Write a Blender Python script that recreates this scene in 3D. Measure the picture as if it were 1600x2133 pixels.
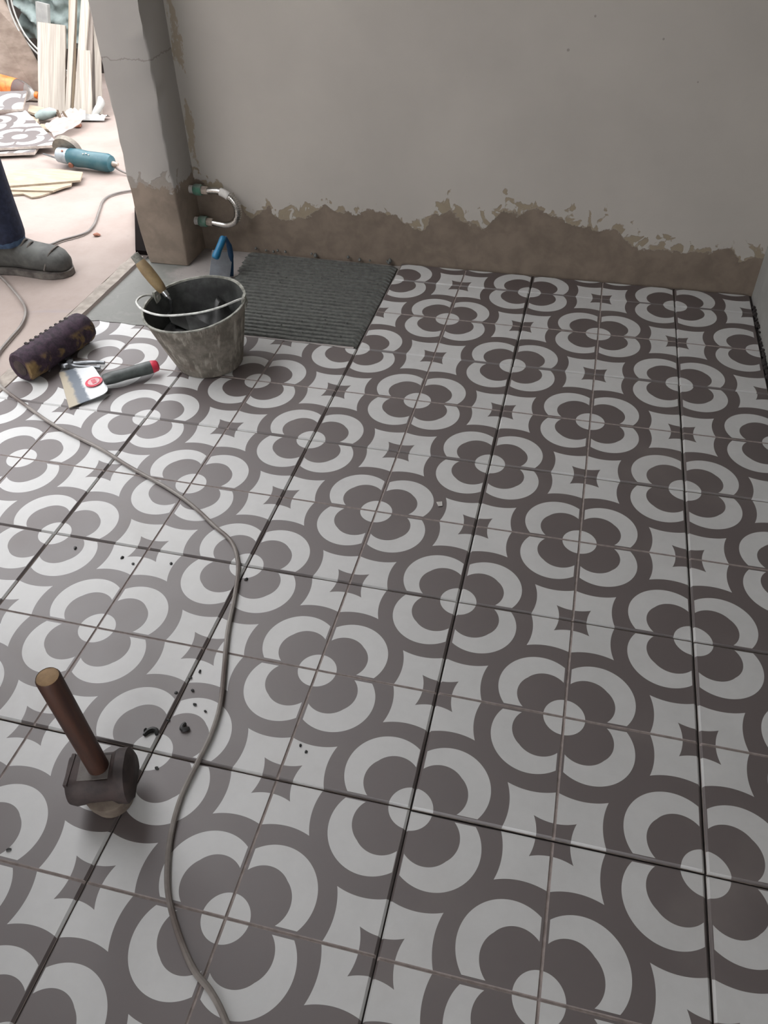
import bpy, bmesh, math, random
from mathutils import Vector, Matrix, noise as mnoise

# ------------------------------------------------------------------ setup
for o in list(bpy.data.objects):
    bpy.data.objects.remove(o, do_unlink=True)
scene = bpy.context.scene
col = scene.collection
random.seed(7)
U = 0.225            # one pattern repeat (half a tile) in metres; all lengths below are in these units
PI = math.pi

# camera
cam_d = bpy.data.cameras.new('camera')
cam = bpy.data.objects.new('camera', cam_d)
col.objects.link(cam)
RM = Matrix(((0.9717, 0.2355, -0.0163), (0.1466, -0.6543, -0.7419), (-0.1854, 0.7184, -0.6704)))
_x = Vector(RM[0]).normalized()
_z = Vector(RM[2]); _z = (_z - _x * _z.dot(_x)).normalized()
_y = _z.cross(_x)
cam.matrix_world = Matrix.Translation(Vector((0.560, -2.744, 5.364)) * U) @ Matrix((
    (_x.x, -_y.x, -_z.x, 0), (_x.y, -_y.y, -_z.y, 0), (_x.z, -_y.z, -_z.z, 0), (0, 0, 0, 1)))
cam_d.sensor_fit = 'VERTICAL'
cam_d.sensor_height = 36.0
cam_d.lens = 36.0 * 1667.7 / 2133.0
cam_d.clip_start = 0.02
scene.camera = cam

# overcast sky
world = bpy.data.worlds.new('overcast_sky')
scene.world = world
world.use_nodes = True
bg = world.node_tree.nodes['Background']
bg.inputs[0].default_value = (0.985, 0.98, 1.0, 1)
bg.inputs[1].default_value = 1.0
scene.view_settings.view_transform = 'Standard'
scene.view_settings.look = 'None'
scene.view_settings.gamma = 1.0
scene.view_settings.exposure = 2.55
scene.view_settings.use_curve_mapping = False


# ------------------------------------------------------------------ helpers: materials
class Nd:
    """A node socket that can be used in arithmetic."""
    nt = None

    def __init__(self, s): self.s = s

    @staticmethod
    def m(op, *a):
        n = Nd.nt.nodes.new('ShaderNodeMath'); n.operation = op
        for i, v in enumerate(a):
            if isinstance(v, Nd): Nd.nt.links.new(v.s, n.inputs[i])
            else: n.inputs[i].default_value = float(v)
        return Nd(n.outputs[0])

    def __add__(s, o): return Nd.m('ADD', s, o)
    __radd__ = __add__
    def __sub__(s, o): return Nd.m('SUBTRACT', s, o)
    def __rsub__(s, o): return Nd.m('SUBTRACT', o, s)
    def __mul__(s, o): return Nd.m('MULTIPLY', s, o)
    __rmul__ = __mul__
    def __truediv__(s, o): return Nd.m('DIVIDE', s, o)
    def __lt__(s, o): return Nd.m('LESS_THAN', s, o)
    def __gt__(s, o): return Nd.m('GREATER_THAN', s, o)
    def abs(s): return Nd.m('ABSOLUTE', s)


def nmax(a, b): return Nd.m('MAXIMUM', a, b)
def nmin(a, b): return Nd.m('MINIMUM', a, b)
def nnot(a): return 1.0 - a
def nmix(f, a, b): return a + f * (b - a)
def hyp(a, b): return Nd.m('SQRT', a * a + b * b)


def smooth(x, lo, hi):
    n = Nd.nt.nodes.new('ShaderNodeMapRange'); n.interpolation_type = 'SMOOTHSTEP'
    Nd.nt.links.new(x.s, n.inputs[0])
    n.inputs[1].default_value = lo; n.inputs[2].default_value = hi
    return Nd(n.outputs[0])


def cmix(f, a, b):
    n = Nd.nt.nodes.new('ShaderNodeMix'); n.data_type = 'RGBA'
    for i, v in ((0, f), (6, a), (7, b)):
        if isinstance(v, Nd): Nd.nt.links.new(v.s, n.inputs[i])
        elif i == 0: n.inputs[0].default_value = v
        else: n.inputs[i].default_value = (v[0], v[1], v[2], 1)
    return Nd(n.outputs[2])


def coords(kind='Object'):
    n = Nd.nt.nodes.new('ShaderNodeTexCoord')
    return Nd(n.outputs[kind])


def world_pos():
    n = Nd.nt.nodes.new('ShaderNodeNewGeometry')
    return Nd(n.outputs['Position'])


def sep(v):
    n = Nd.nt.nodes.new('ShaderNodeSeparateXYZ')
    Nd.nt.links.new(v.s, n.inputs[0])
    return tuple(Nd(n.outputs[i]) for i in range(3))


def scaled(v, sx, sy, sz):
    n = Nd.nt.nodes.new('ShaderNodeMapping')
    Nd.nt.links.new(v.s, n.inputs[0])
    n.inputs['Scale'].default_value = (sx, sy, sz)
    return Nd(n.outputs[0])


def noise(v, scale, detail=4, rough=0.55, dist=0.0):
    n = Nd.nt.nodes.new('ShaderNodeTexNoise')
    Nd.nt.links.new(v.s, n.inputs['Vector'])
    n.inputs['Scale'].default_value = scale
    n.inputs['Detail'].default_value = detail
    n.inputs['Roughness'].default_value = rough
    n.inputs['Distortion'].default_value = dist
    return Nd(n.outputs[0])


def new_mat(name):
    m = bpy.data.materials.new(name); m.use_nodes = True
    Nd.nt = m.node_tree
    return m, m.node_tree.nodes['Principled BSDF']


def put(bs, name, v):
    s = bs.inputs[name]
    if isinstance(v, Nd): Nd.nt.links.new(v.s, s)
    elif isinstance(v, (tuple, list)): s.default_value = (v[0], v[1], v[2], 1)
    else: s.default_value = v


def bump(bs, h, strength=0.3, dist=0.002):
    n = Nd.nt.nodes.new('ShaderNodeBump')
    Nd.nt.links.new(h.s, n.inputs['Height'])
    n.inputs['Strength'].default_value = strength
    n.inputs['Distance'].default_value = dist
    Nd.nt.links.new(n.outputs[0], bs.inputs['Normal'])


def plain(name, c, rough=0.6, metal=0.0, var=0.18, scale=40.0, bmp=0.0, c2=None, stretch=None, spec=0.5):
    """A two-tone procedural surface: base colour broken up by noise."""
    m, bs = new_mat(name)
    v = coords()
    if stretch: v = scaled(v, *stretch)
    n = noise(v, scale, 5, 0.6)
    d = c2 if c2 else tuple(x * (1 - var) for x in c)
    e = c if c2 else tuple(min(1, x * (1 + var)) for x in c)
    put(bs, 'Base Color', cmix(smooth(n, 0.33, 0.67), d, e))
    put(bs, 'Roughness', rough); put(bs, 'Metallic', metal)
    put(bs, 'Specular IOR Level', spec)
    if bmp: bump(bs, n, bmp, 0.003)
    return m


# ------------------------------------------------------------------ helpers: meshes
def catmull(pts, n=6):
    pts = [Vector(p) for p in pts]
    out = []
    for i in range(len(pts) - 1):
        p0 = pts[max(i - 1, 0)]; p1 = pts[i]; p2 = pts[i + 1]; p3 = pts[min(i + 2, len(pts) - 1)]
        for k in range(n):
            t = k / n
            out.append(0.5 * ((2 * p1) + (p2 - p0) * t + (2 * p0 - 5 * p1 + 4 * p2 - p3) * t * t + (3 * p1 - p0 - 3 * p2 + p3) * t ** 3))
    out.append(pts[-1])
    return out


class MB:
    """Collects vertices (in units) and faces for one mesh."""
    def __init__(s): s.v = []; s.f = []; s.mi = []

    def add(s, vs, fs, mi=0):
        b = len(s.v); s.v += [Vector(p) for p in vs]
        for f in fs: s.f.append([b + i for i in f]); s.mi.append(mi)

    def box(s, c, size, rot=None, mi=0, taper=1.0):
        x, y, z = (a / 2 for a in size)
        vs = [Vector((sx * x * (taper if sz > 0 else 1), sy * y * (taper if sz > 0 else 1), sz * z))
              for sz in (-1, 1) for sy in (-1, 1) for sx in (-1, 1)]
        if rot is not None: vs = [rot @ p for p in vs]
        s.add([p + Vector(c) for p in vs], [(0, 2, 3, 1), (4, 5, 7, 6), (0, 1, 5, 4), (2, 6, 7, 3), (0, 4, 6, 2), (1, 3, 7, 5)], mi)

    def bar(s, a, b, w, t, up=(0, 0, 1), mi=0, w2=None):
        """Board from a to b, width w across, thickness t."""
        a = Vector(a); b = Vector(b); d = (b - a).normalized(); r = d.cross(Vector(up)).normalized(); n = r.cross(d)
        w2 = w if w2 is None else w2
        vs = []
        for p, ww in ((a, w), (b, w2)):
            for i, j in ((-1, -1), (1, -1), (1, 1), (-1, 1)): vs.append(p + r * i * ww / 2 + n * j * t / 2)
        s.add(vs, [(3, 2, 1, 0), (4, 5, 6, 7), (0, 1, 5, 4), (1, 2, 6, 5), (2, 3, 7, 6), (3, 0, 4, 7)], mi)

    def tube(s, path, rad, n=10, caps=True, mi=0, flat=None):
        path = [Vector(p) for p in path]; m = len(path)
        rads = rad if isinstance(rad, (list, tuple)) else [rad] * m
        t0 = (path[1] - path[0]).normalized()
        ref = Vector((0, 0, 1)) if abs(t0.z) < 0.9 else Vector((1, 0, 0))
        r = t0.cross(ref).normalized(); vs = []
        for i, p in enumerate(path):
            t = (path[min(i + 1, m - 1)] - path[max(i - 1, 0)])
            t = t.normalized() if t.length > 1e-9 else t0
            r = (r - t * r.dot(t)).normalized(); b = t.cross(r)
            for k in range(n):
                a = 2 * PI * k / n
                vs.append(p + (r * math.cos(a) + b * math.sin(a) * (flat or 1)) * rads[i])
        fs = [(i * n + k, i * n + (k + 1) % n, (i + 1) * n + (k + 1) % n, (i + 1) * n + k) for i in range(m - 1) for k in range(n)]
        if caps: fs += [tuple(range(n))[::-1], tuple((m - 1) * n + k for k in range(n))]
        s.add(vs, fs, mi)

    def lathe(s, prof, n=24, c=(0, 0, 0), axis=None, caps=True, mi=0):
        """prof: list of (radius, height) along axis (default +z)."""
        c = Vector(c)
        q = Vector((0, 0, 1)).rotation_difference(Vector(axis).normalized()) if axis is not None else None
        vs = []
        for r, h in prof:
            for k in range(n):
                p = Vector((r * math.cos(2 * PI * k / n), r * math.sin(2 * PI * k / n), h))
                vs.append(c + (q @ p if q else p))
        m = len(prof)
        fs = [(i * n + k, i * n + (k + 1) % n, (i + 1) * n + (k + 1) % n, (i + 1) * n + k) for i in range(m - 1) for k in range(n)]
        if caps: fs += [tuple(range(n))[::-1], tuple((m - 1) * n + k for k in range(n))]
        s.add(vs, fs, mi)

    def prism(s, poly, z0, z1, mi=0, side=None):
        n = len(poly)
        area = sum(poly[i][0] * poly[(i + 1) % n][1] - poly[(i + 1) % n][0] * poly[i][1] for i in range(n))
        if area < 0: poly = poly[::-1]
        vs = [(x, y, z0) for x, y in poly] + [(x, y, z1) for x, y in poly]
        s.add(vs, [tuple(range(n))[::-1], tuple(range(n, 2 * n))], mi)
        s.add(vs, [(i, (i + 1) % n, n + (i + 1) % n, n + i) for i in range(n)], mi if side is None else side)

    def loft(s, rings, caps=True, mi=0):
        n = len(rings[0]); m = len(rings)
        vs = [p for r in rings for p in r]
        fs = [(i * n + k, i * n + (k + 1) % n, (i + 1) * n + (k + 1) % n, (i + 1) * n + k) for i in range(m - 1) for k in range(n)]
        if caps: fs += [tuple(range(n))[::-1], tuple((m - 1) * n + k for k in range(n))]
        s.add(vs, fs, mi)

    def grid(s, fn, nu, nv, mi=0):
        vs = [fn(i / nu, j / nv) for j in range(nv + 1) for i in range(nu + 1)]
        fs = [(j * (nu + 1) + i, j * (nu + 1) + i + 1, (j + 1) * (nu + 1) + i + 1, (j + 1) * (nu + 1) + i) for j in range(nv) for i in range(nu)]
        s.add(vs, fs, mi)

    def obj(s, name, mats, parent=None, loc=(0, 0, 0), smooth_=True, angle=40, org=None):
        """org: origin (units) to subtract from the vertices; the object is then placed there."""
        if not isinstance(mats, (list, tuple)): mats = [mats]
        o0 = Vector(org) if org is not None else Vector((0, 0, 0))
        me = bpy.data.meshes.new(name)
        me.from_pydata([(p - o0) * U for p in s.v], [], s.f)
        for m in mats: me.materials.append(m)
        for p, i in zip(me.polygons, s.mi): p.material_index = i
        me.update()
        if smooth_:
            for p in me.polygons: p.use_smooth = True
            bm = bmesh.new(); bm.from_mesh(me)
            for e in bm.edges:
                if len(e.link_faces) == 2 and e.calc_face_angle(0) > math.radians(angle): e.smooth = False
            bm.to_mesh(me); bm.free()
        o = bpy.data.objects.new(name, me)
        o.location = (Vector(loc) + o0) * U
        col.objects.link(o)
        if parent is not None:
            o.parent = parent
            if org is not None: o.location = (o0 + Vector(loc)) * U - Vector(parent['_o'])
        return o


def tag(o, label=None, cat=None, group=None, kind=None):
    if label: o['label'] = label
    if cat: o['category'] = cat
    if group: o['group'] = group
    if kind: o['kind'] = kind
    return o


def root(name, at, label, cat, group=None, kind=None):
    """Empty at a thing's base; children are built in world units and re-based on it."""
    o = bpy.data.objects.new(name, None); o.empty_display_size = 0.02
    o.location = Vector(at) * U
    col.objects.link(o)
    tag(o, label, cat, group, kind)
    return o


def part(mb, name, mats, parent, smooth_=True, angle=40):
    """Link a mesh given in world units as a child of parent (an empty or mesh without rotation)."""
    base = Vector((0, 0, 0)); p = parent
    while p is not None: base += p.location; p = p.parent
    o = mb.obj(name, mats, None, smooth_=smooth_, angle=angle)
    o.parent = parent; o.location = -base
    return o


# ------------------------------------------------------------------ materials
def tile_pattern(name, light=(0.455, 0.457, 0.45), dark=(0.048, 0.030, 0.0275)):
    m, bs = new_mat(name)
    x, y, z = sep(coords())
    a0 = (x / U).abs(); b0 = (y / U).abs()
    # the pattern is symmetric about each line of the grid: fold into one quarter
    fold = (a0 + b0) > 1.0
    a1 = nmix(fold, a0, 1.0 - a0); b1 = nmix(fold, b0, 1.0 - b0)
    a1 = a1.abs(); b1 = b1.abs()
    hi = nmax(a1, b1); lo = nmin(a1, b1)
    # flower at (0,0)
    disc = hyp(hi, lo) < 0.160
    pet = nmax(hyp(hi - 0.190, lo - 0.165), hyp(hi - 0.190, lo - 0.165)) < 0.192
    ring = (hyp(hi - 0.220, lo - 0.220) < 0.317) * (lo > 0.027)
    lobe = hyp(hi - 0.180, lo - 0.180) < 0.495
    # star at (1,0)
    sx = 1.0 - hi; sy = lo
    inner = (hyp(sx, sy - 0.494) > 0.376) * (hyp(sx - 0.494, sy) > 0.376) * (nmax(sx, sy) < 0.15)
    lightmask = nmax(nmax(disc, ring * nnot(pet)), nnot(lobe) * nnot(inner))
    wp = world_pos()
    n1 = noise(wp, 9.0, 5, 0.6)
    n2 = noise(wp, 55.0, 4, 0.6)
    info = Nd(Nd.nt.nodes.new('ShaderNodeObjectInfo').outputs['Random'])
    k = 0.78 + n1 * 0.30 + n2 * 0.12 + info * 0.04
    c = cmix(lightmask, dark, light)
    sc = Nd.nt.nodes.new('ShaderNodeVectorMath'); sc.operation = 'SCALE'
    Nd.nt.links.new(c.s, sc.inputs[0]); Nd.nt.links.new(k.s, sc.inputs[3])
    # cement dust trodden over the tiles
    dust = smooth(noise(wp, 3.3, 6, 0.65, 0.6), 0.50, 0.80) * 0.16
    put(bs, 'Base Color', cmix(dust, Nd(sc.outputs[0]), (0.28, 0.245, 0.21)))
    put(bs, 'Roughness', 0.56 + n1 * 0.12 + dust * 0.5)
    put(bs, 'Specular IOR Level', 1.0); put(bs, 'IOR', 1.8)
    bump(bs, n2, 0.06, 0.001)
    return m


M = {}
M['tile'] = tile_pattern('patterned_tile')
M['groove'] = plain('grout_groove', (0.27, 0.23, 0.215), 0.7, scale=60)
M['tile_body'] = plain('tile_body', (0.46, 0.40, 0.36), 0.7)
M['joint'] = plain('dark_joint', (0.022, 0.018, 0.017), 0.9)
M['mortar'] = plain('wet_mortar', (0.094, 0.099, 0.092), 0.42, scale=70, var=0.3, bmp=0.35)
M['mortar_dark'] = plain('dark_mortar', (0.018, 0.0185, 0.018), 0.5, scale=50, var=0.4, bmp=0.4)


def concrete_bed():
    m, bs = new_mat('concrete_bed')
    v = world_pos(); x, y, z = sep(v)
    n = noise(v, 6.0, 6, 0.6); n2 = noise(v, 35.0, 5, 0.6)
    # smooth green-grey screed on the left, dusty pale floor towards the pier
    f = smooth((x / U + 5.05) + (n - 0.5) * 1.6 + (y / U - 7.0) * 0.35, -0.15, 0.15)
    c = cmix(f, (0.165, 0.168, 0.155), (0.30, 0.275, 0.262))
    c = cmix(smooth(n2, 0.55, 0.75) * 0.45, c, (0.12, 0.118, 0.11))
    c = cmix(smooth(noise(v, 14.0, 5, 0.7, 1.2), 0.52, 0.66) * 0.4, c, (0.23, 0.225, 0.21))
    put(bs, 'Base Color', c); put(bs, 'Roughness', 0.62)
    bump(bs, n2, 0.25, 0.003)
    return m


M['concrete'] = concrete_bed()


def wall_paint(name, curve, z_scale=2.0, u0=-6.0, du=10.0, streak=None, crack=None,
               paint=(0.44, 0.41, 0.37), bare=(0.188, 0.150, 0.118), fringe=(0.26, 0.21, 0.14), amp=0.34):
    """Old limewash over cement render: bare below a ragged line, peeling along it."""
    m, bs = new_mat(name)
    v = coords(); x, y, z = sep(v)
    u = x / U; h = z / U
    if isinstance(curve, (int, float)): line = 0.0 * u + float(curve)
    else:
        fc = Nd.nt.nodes.new('ShaderNodeFloatCurve')
        cv = fc.mapping.curves[0]
        pts = sorted(curve)
        while len(cv.points) < len(pts): cv.points.new(0.5, 0.5)
        for p, (pu, pz) in zip(cv.points, pts):
            p.location = ((pu - u0) / du, pz / z_scale); p.handle_type = 'VECTOR'
        fc.mapping.update()
        Nd.nt.links.new(((u - u0) / du).s, fc.inputs['Value'])
        line = Nd(fc.outputs[0]) * z_scale
    na = noise(v, 14.0, 4, 0.6, 0.3); nb = noise(v, 45.0, 5, 0.65); nc = noise(v, 2.2, 4, 0.6)
    nd = noise(v, 22.0, 3, 0.5, 0.8)
    d = line + (na - 0.5) * amp + (nb - 0.5) * amp * 0.55 - h
    low = smooth(d, -0.006, 0.02)
    peel = smooth(d + 0.09 + (nd - 0.5) * 1.15 + (nc - 0.5) * 0.7, 0.0, 0.05) * nnot(low)
    # specks knocked out of the paint and faint grey drifts
    vn = Nd.nt.nodes.new('ShaderNodeTexVoronoi'); vn.inputs['Scale'].default_value = 12.0
    Nd.nt.links.new(v.s, vn.inputs['Vector'])
    vd = Nd(vn.outputs['Distance'])
    speck = (vd < (smooth(nc, 0.38, 0.70) * 0.068)) * nnot(low)
    pc = cmix(smooth(nc, 0.3, 0.7), tuple(q * 0.90 for q in paint), paint)
    pc = cmix(smooth(noise(v, 5.0, 5, 0.7), 0.55, 0.8) * 0.25, pc, tuple(q * 0.82 for q in paint))
    pc = cmix(speck * 0.6, pc, (0.19, 0.17, 0.15))
    if crack is not None:
        cl = (h - crack - (noise(v, 30.0, 3, 0.6) - 0.5) * 0.16).abs() < 0.010
        pc = cmix(cl * 0.55, pc, (0.2, 0.18, 0.16))
    c = cmix(peel * 0.85, pc, cmix(nb, tuple(q * 0.75 for q in fringe), tuple(q * 1.15 for q in fringe)))
    bc = cmix(smooth(na, 0.3, 0.7), tuple(q * 0.82 for q in bare), tuple(q * 1.12 for q in bare))
    c = cmix(low, c, bc)
    if streak is not None:
        su, s0, s1 = streak
        st = smooth((smooth(noise(scaled(v, 1, 1, 0.45), 16.0, 5, 0.75), 0.40, 0.75) * 0.15 - (u - su).abs()), 0.0, 0.03) * (h > s0) * (h < s1)
        c = cmix(st * 0.6, c, (0.27, 0.205, 0.125))
    put(bs, 'Base Color', c); put(bs, 'Roughness', 0.85)
    put(bs, 'Specular IOR Level', 0.25)
    hgt = nb * 0.35 + nnot(nmax(low, peel)) * 0.6
    bump(bs, hgt, 0.45, 0.003)
    return m


BAND = [(-6.0, 1.0), (-5.25, 1.05), (-5.03, 0.95), (-4.74, 0.79), (-4.52, 0.65), (-4.39, 0.49), (-4.18, 0.62), (-4.05, 0.72), (-3.95, 0.56),
        (-3.61, 0.5), (-3.37, 0.68), (-3.13, 0.82), (-2.99, 0.71), (-2.7, 0.73), (-2.26, 0.76), (-2.04, 0.7), (-1.84, 0.58),
        (-1.65, 0.58), (-1.51, 0.78), (-1.27, 0.86), (-1.12, 0.74), (-0.91, 0.68), (-0.77, 0.64), (-0.53, 0.98), (-0.34, 0.9), (-0.18, 0.95),
        (0.16, 0.92), (0.47, 0.81), (0.77, 0.78), (1.11, 0.70), (1.41, 0.5), (1.65, 0.52), (2.29, 0.52), (2.61, 0.66),
        (2.77, 0.5), (3.3, 0.52)]
M['wall'] = wall_paint('peeling_wall_paint', BAND, streak=(-5.13, 1.1, 3.6))
M['pier'] = wall_paint('pier_plaster', 1.12, crack=2.78, amp=0.42,
                       paint=(0.39, 0.37, 0.345), bare=(0.235, 0.19, 0.152), fringe=(0.27, 0.24, 0.21))
M['wall_plain'] = plain('grey_wall_plaster', (0.282, 0.278, 0.262), 0.85, var=0.08, scale=12, bmp=0.15)
M['ceiling'] = plain('ceiling_plaster', (0.40, 0.385, 0.365), 0.9, var=0.08, scale=10)


def yard():
    m, bs = new_mat('yard_concrete')
    v = world_pos()
    n = noise(v, 3.0, 6, 0.6); n2 = noise(v, 30.0, 5, 0.65); n3 = noise(scaled(v, 1.0, 2.2, 1.0), 2.1, 3, 0.5, 0.8)
    c = cmix(smooth(n, 0.3, 0.7), (0.27, 0.215, 0.19), (0.34, 0.285, 0.255))
    c = cmix(smooth(n3, 0.60, 0.75) * 0.35, c, (0.24, 0.235, 0.29))
    c = cmix(smooth(n2, 0.6, 0.8) * 0.3, c, (0.20, 0.17, 0.155))
    put(bs, 'Base Color', c); put(bs, 'Roughness', 0.8)
    bump(bs, n2, 0.3, 0.004)
    return m


M['yard'] = yard()
M['sill'] = plain('sill_concrete', (0.30, 0.265, 0.23), 0.8, var=0.2, scale=25, bmp=0.3)
M['yard_wall'] = plain('yard_wall', (0.075, 0.062, 0.055), 0.9, var=0.35, scale=8, bmp=0.3)
M['wood_pale'] = plain('pale_weathered_wood', (0.47, 0.43, 0.375), 0.75, scale=34, stretch=(4, 0.12, 0.12), c2=(0.34, 0.305, 0.265), bmp=0.2)
M['wood_tan'] = plain('tan_wood', (0.46, 0.37, 0.27), 0.75, scale=34, stretch=(4, 0.12, 0.12), c2=(0.35, 0.275, 0.20), bmp=0.2)
M['wood_grey'] = plain('grey_wood', (0.30, 0.265, 0.235), 0.8, scale=34, stretch=(4, 0.12, 0.12), c2=(0.19, 0.16, 0.14), bmp=0.2)
M['ply'] = plain('brown_board', (0.235, 0.185, 0.15), 0.75, scale=8, stretch=(1, 1, 3), c2=(0.15, 0.11, 0.085))
M['cardboard'] = plain('tan_sheet', (0.385, 0.32, 0.245), 0.85, scale=14, stretch=(1, 4, 1), c2=(0.31, 0.25, 0.185))
M['white_metal'] = plain('bail_wire', (0.62, 0.63, 0.60), 0.4, scale=60, var=0.25)
M['steel'] = plain('steel', (0.55, 0.56, 0.57), 0.32, metal=1.0, scale=40, var=0.2)
M['dark_steel'] = plain('dark_steel', (0.20, 0.21, 0.22), 0.35, metal=0.9, scale=40, var=0.3)
M['chrome'] = plain('braided_steel', (0.66, 0.64, 0.61), 0.25, metal=1.0, scale=200, var=0.15)
M['green_pipe'] = plain('green_pipe', (0.055, 0.19, 0.125), 0.55, scale=40, c2=(0.18, 0.23, 0.20))
M['nut'] = plain('dull_nut', (0.40, 0.34, 0.29), 0.5, metal=0.4, scale=60)
M['paper'] = plain('white_tape', (0.55, 0.53, 0.50), 0.7)
M['cable'] = plain('grey_cable', (0.20, 0.18, 0.165), 0.5, scale=12, c2=(0.13, 0.12, 0.11))
M['cable_pale'] = plain('pale_cable', (0.27, 0.25, 0.23), 0.5, scale=6, c2=(0.105, 0.08, 0.07))
M['rubber'] = plain('dark_rubber', (0.040, 0.027, 0.025), 0.65, scale=25, var=0.5)
M['red'] = plain('red_plastic', (0.52, 0.03, 0.06), 0.4)
M['orange'] = plain('orange_plastic', (0.80, 0.20, 0.03), 0.45)


# ------------------------------------------------------------------ the setting
UL, UR, VB = -6.0, 3.06, 8.57          # left edge of the tiles, right wall, back wall
ROOM_H = 11.6
VF = -9.0                              # wall behind the camera

b = MB(); b.box(((UL + UR) / 2, (VF + VB) / 2, -0.36), (UR - UL, VB - VF, 0.6))
floor = tag(b.obj('floor', M['concrete'], smooth_=False), 'tiled room floor still being laid over pale concrete', 'floor', kind='structure')

b = MB(); b.box((-0.5, VB + 0.3, ROOM_H / 2 - 0.3), (11.0, 0.6, ROOM_H + 0.6))
wall_back = tag(b.obj('wall_back', M['wall'], smooth_=False), 'whitewashed back wall with bare peeling cement along its foot', 'wall', kind='structure')
b = MB(); b.box((UR + 0.3, (VF + VB) / 2, ROOM_H / 2 - 0.3), (0.6, VB - VF, ROOM_H + 0.6))
tag(b.obj('wall_right', M['wall_plain'], smooth_=False), 'plain grey plastered wall at right of the tiles', 'wall', kind='structure')
b = MB()                                # unseen wall behind the viewer; its opening is added to let in fill light
b.box((-4.4, VF - 0.3, ROOM_H / 2 - 0.3), (3.8, 0.6, ROOM_H + 0.6))
b.box((2.35, VF - 0.3, ROOM_H / 2 - 0.3), (2.1, 0.6, ROOM_H + 0.6))
b.box((-0.6, VF - 0.3, 10.6), (3.8, 0.6, 2.0))
tag(b.obj('wall_front', M['wall_plain'], smooth_=False), 'plain plastered wall with an opening added for light behind the viewer', 'wall', kind='structure')
b = MB(); b.box(((UL + UR) / 2, (VF + VB) / 2, ROOM_H + 0.25), (UR - UL + 1.2, VB - VF + 1.2, 0.5))
tag(b.obj('ceiling', M['ceiling'], smooth_=False), 'plain plastered ceiling over the room', 'ceiling', kind='structure')

# pier beside the doorway, with worn edges
b = MB()
rings = []
u0, u1, v0, v1 = -5.92, -5.215, 7.90, 8.60
for i in range(0, 73):
    z = -0.05 + ROOM_H * i / 72.0 if i > 26 else -0.05 + (ROOM_H * 26 / 72.0 + 0.0) * i / 26.0
    def jit(k, s=0.022): return mnoise.noise(Vector((k * 3.1, z * 4.2, 1.7))) * s + mnoise.noise(Vector((k * 3.1, z * 13.0, 5.7))) * s * 0.6
    c = 0.022
    foot = max(0.0, 0.45 - z)
    L = u0 + foot * 0.10
    ring = []
    pts = [(L, v0 + c), (L + c, v0), (-5.6, v0), (u1 - c, v0), (u1, v0 + c), (u1, 8.25), (u1, v1), (-5.6, v1), (L, v1), (L, 8.25)]
    for k, (x, y) in enumerate(pts):
        e = 1.0 if k in (0, 1, 3, 4) else 0.25
        ring.append((x + jit(k) * e, y + jit(k + 20) * e, z))
    rings.append(ring)
b.loft(rings)
pier = tag(b.obj('wall_left', M['pier'], angle=60), 'narrow plastered pier at the doorway with a damp bare foot', 'wall', kind='structure')
VD = 1.3                               # near jamb of the doorway
b = MB(); b.box((-6.05, (VD + 7.9) / 2, 11.4), (0.5, 7.9 - VD, 0.6))
tag(b.obj('trim_1', M['wall_plain'], smooth_=False), 'plastered lintel over the wide doorway', 'lintel', kind='structure')
b = MB(); b.box((-6.05, (VF + VD) / 2, ROOM_H / 2 - 0.15), (0.5, VD - VF, ROOM_H + 0.3))
tag(b.obj('wall_left_near', M['wall_plain'], smooth_=False), 'plain plastered wall on the near side of the doorway', 'wall', kind='structure')

# doorway sill, a strip of rough concrete along the tile edge, and the yard
b = MB()
def sill_fn(s, t):
    y = VF + (8.0 - VF) * t
    x = -6.012 - 0.24 * s * (1 + 0.14 * mnoise.noise(Vector((y * 1.3, 3.3, 0))))
    z = -0.012 + 0.012 * mnoise.noise(Vector((x * 6, y * 4, 0))) - (0.0 if s < 0.9 else 0.03)
    return (x, y, z)
b.grid(sill_fn, 6, 160)
tag(b.obj('door_1', M['sill']), 'rough concrete door sill along the edge of the tiles', 'sill', kind='structure')

b = MB()
b.box((-6.2 - 17, 2, -0.31), (34, 44, 0.6))
b.box((4, 16.7, -0.31), (20.4, 15, 0.6))
tag(b.obj('floor_yard', M['yard'], smooth_=False), 'bright pinkish concrete yard floor outside the doorway', 'floor', kind='structure')
b = MB(); b.box((-24, 3, 8), (0.6, 44, 16))  # unseen wall, added to dim the yard by cutting off low sky
tag(b.obj('wall_sky_block_side', M['wall_plain'], smooth_=False), 'unseen tall wall across the yard, added to hold back sky light', 'wall', kind='structure')
b = MB(); b.box((-15, -12, 8), (18, 0.6, 16))  # second added wall out of view, also blocking low sky light
tag(b.obj('wall_sky_block_end', M['wall_plain'], smooth_=False), 'unseen tall wall at the near yard end, added to hold back sky light', 'wall', kind='structure')
b = MB(); b.box((-12, 18.2, 2.6), (26, 0.5, 5.2))
tag(b.obj('wall_yard', M['yard_wall'], smooth_=False), 'dark rough yard wall behind the leaning planks', 'wall', kind='structure')

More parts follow.
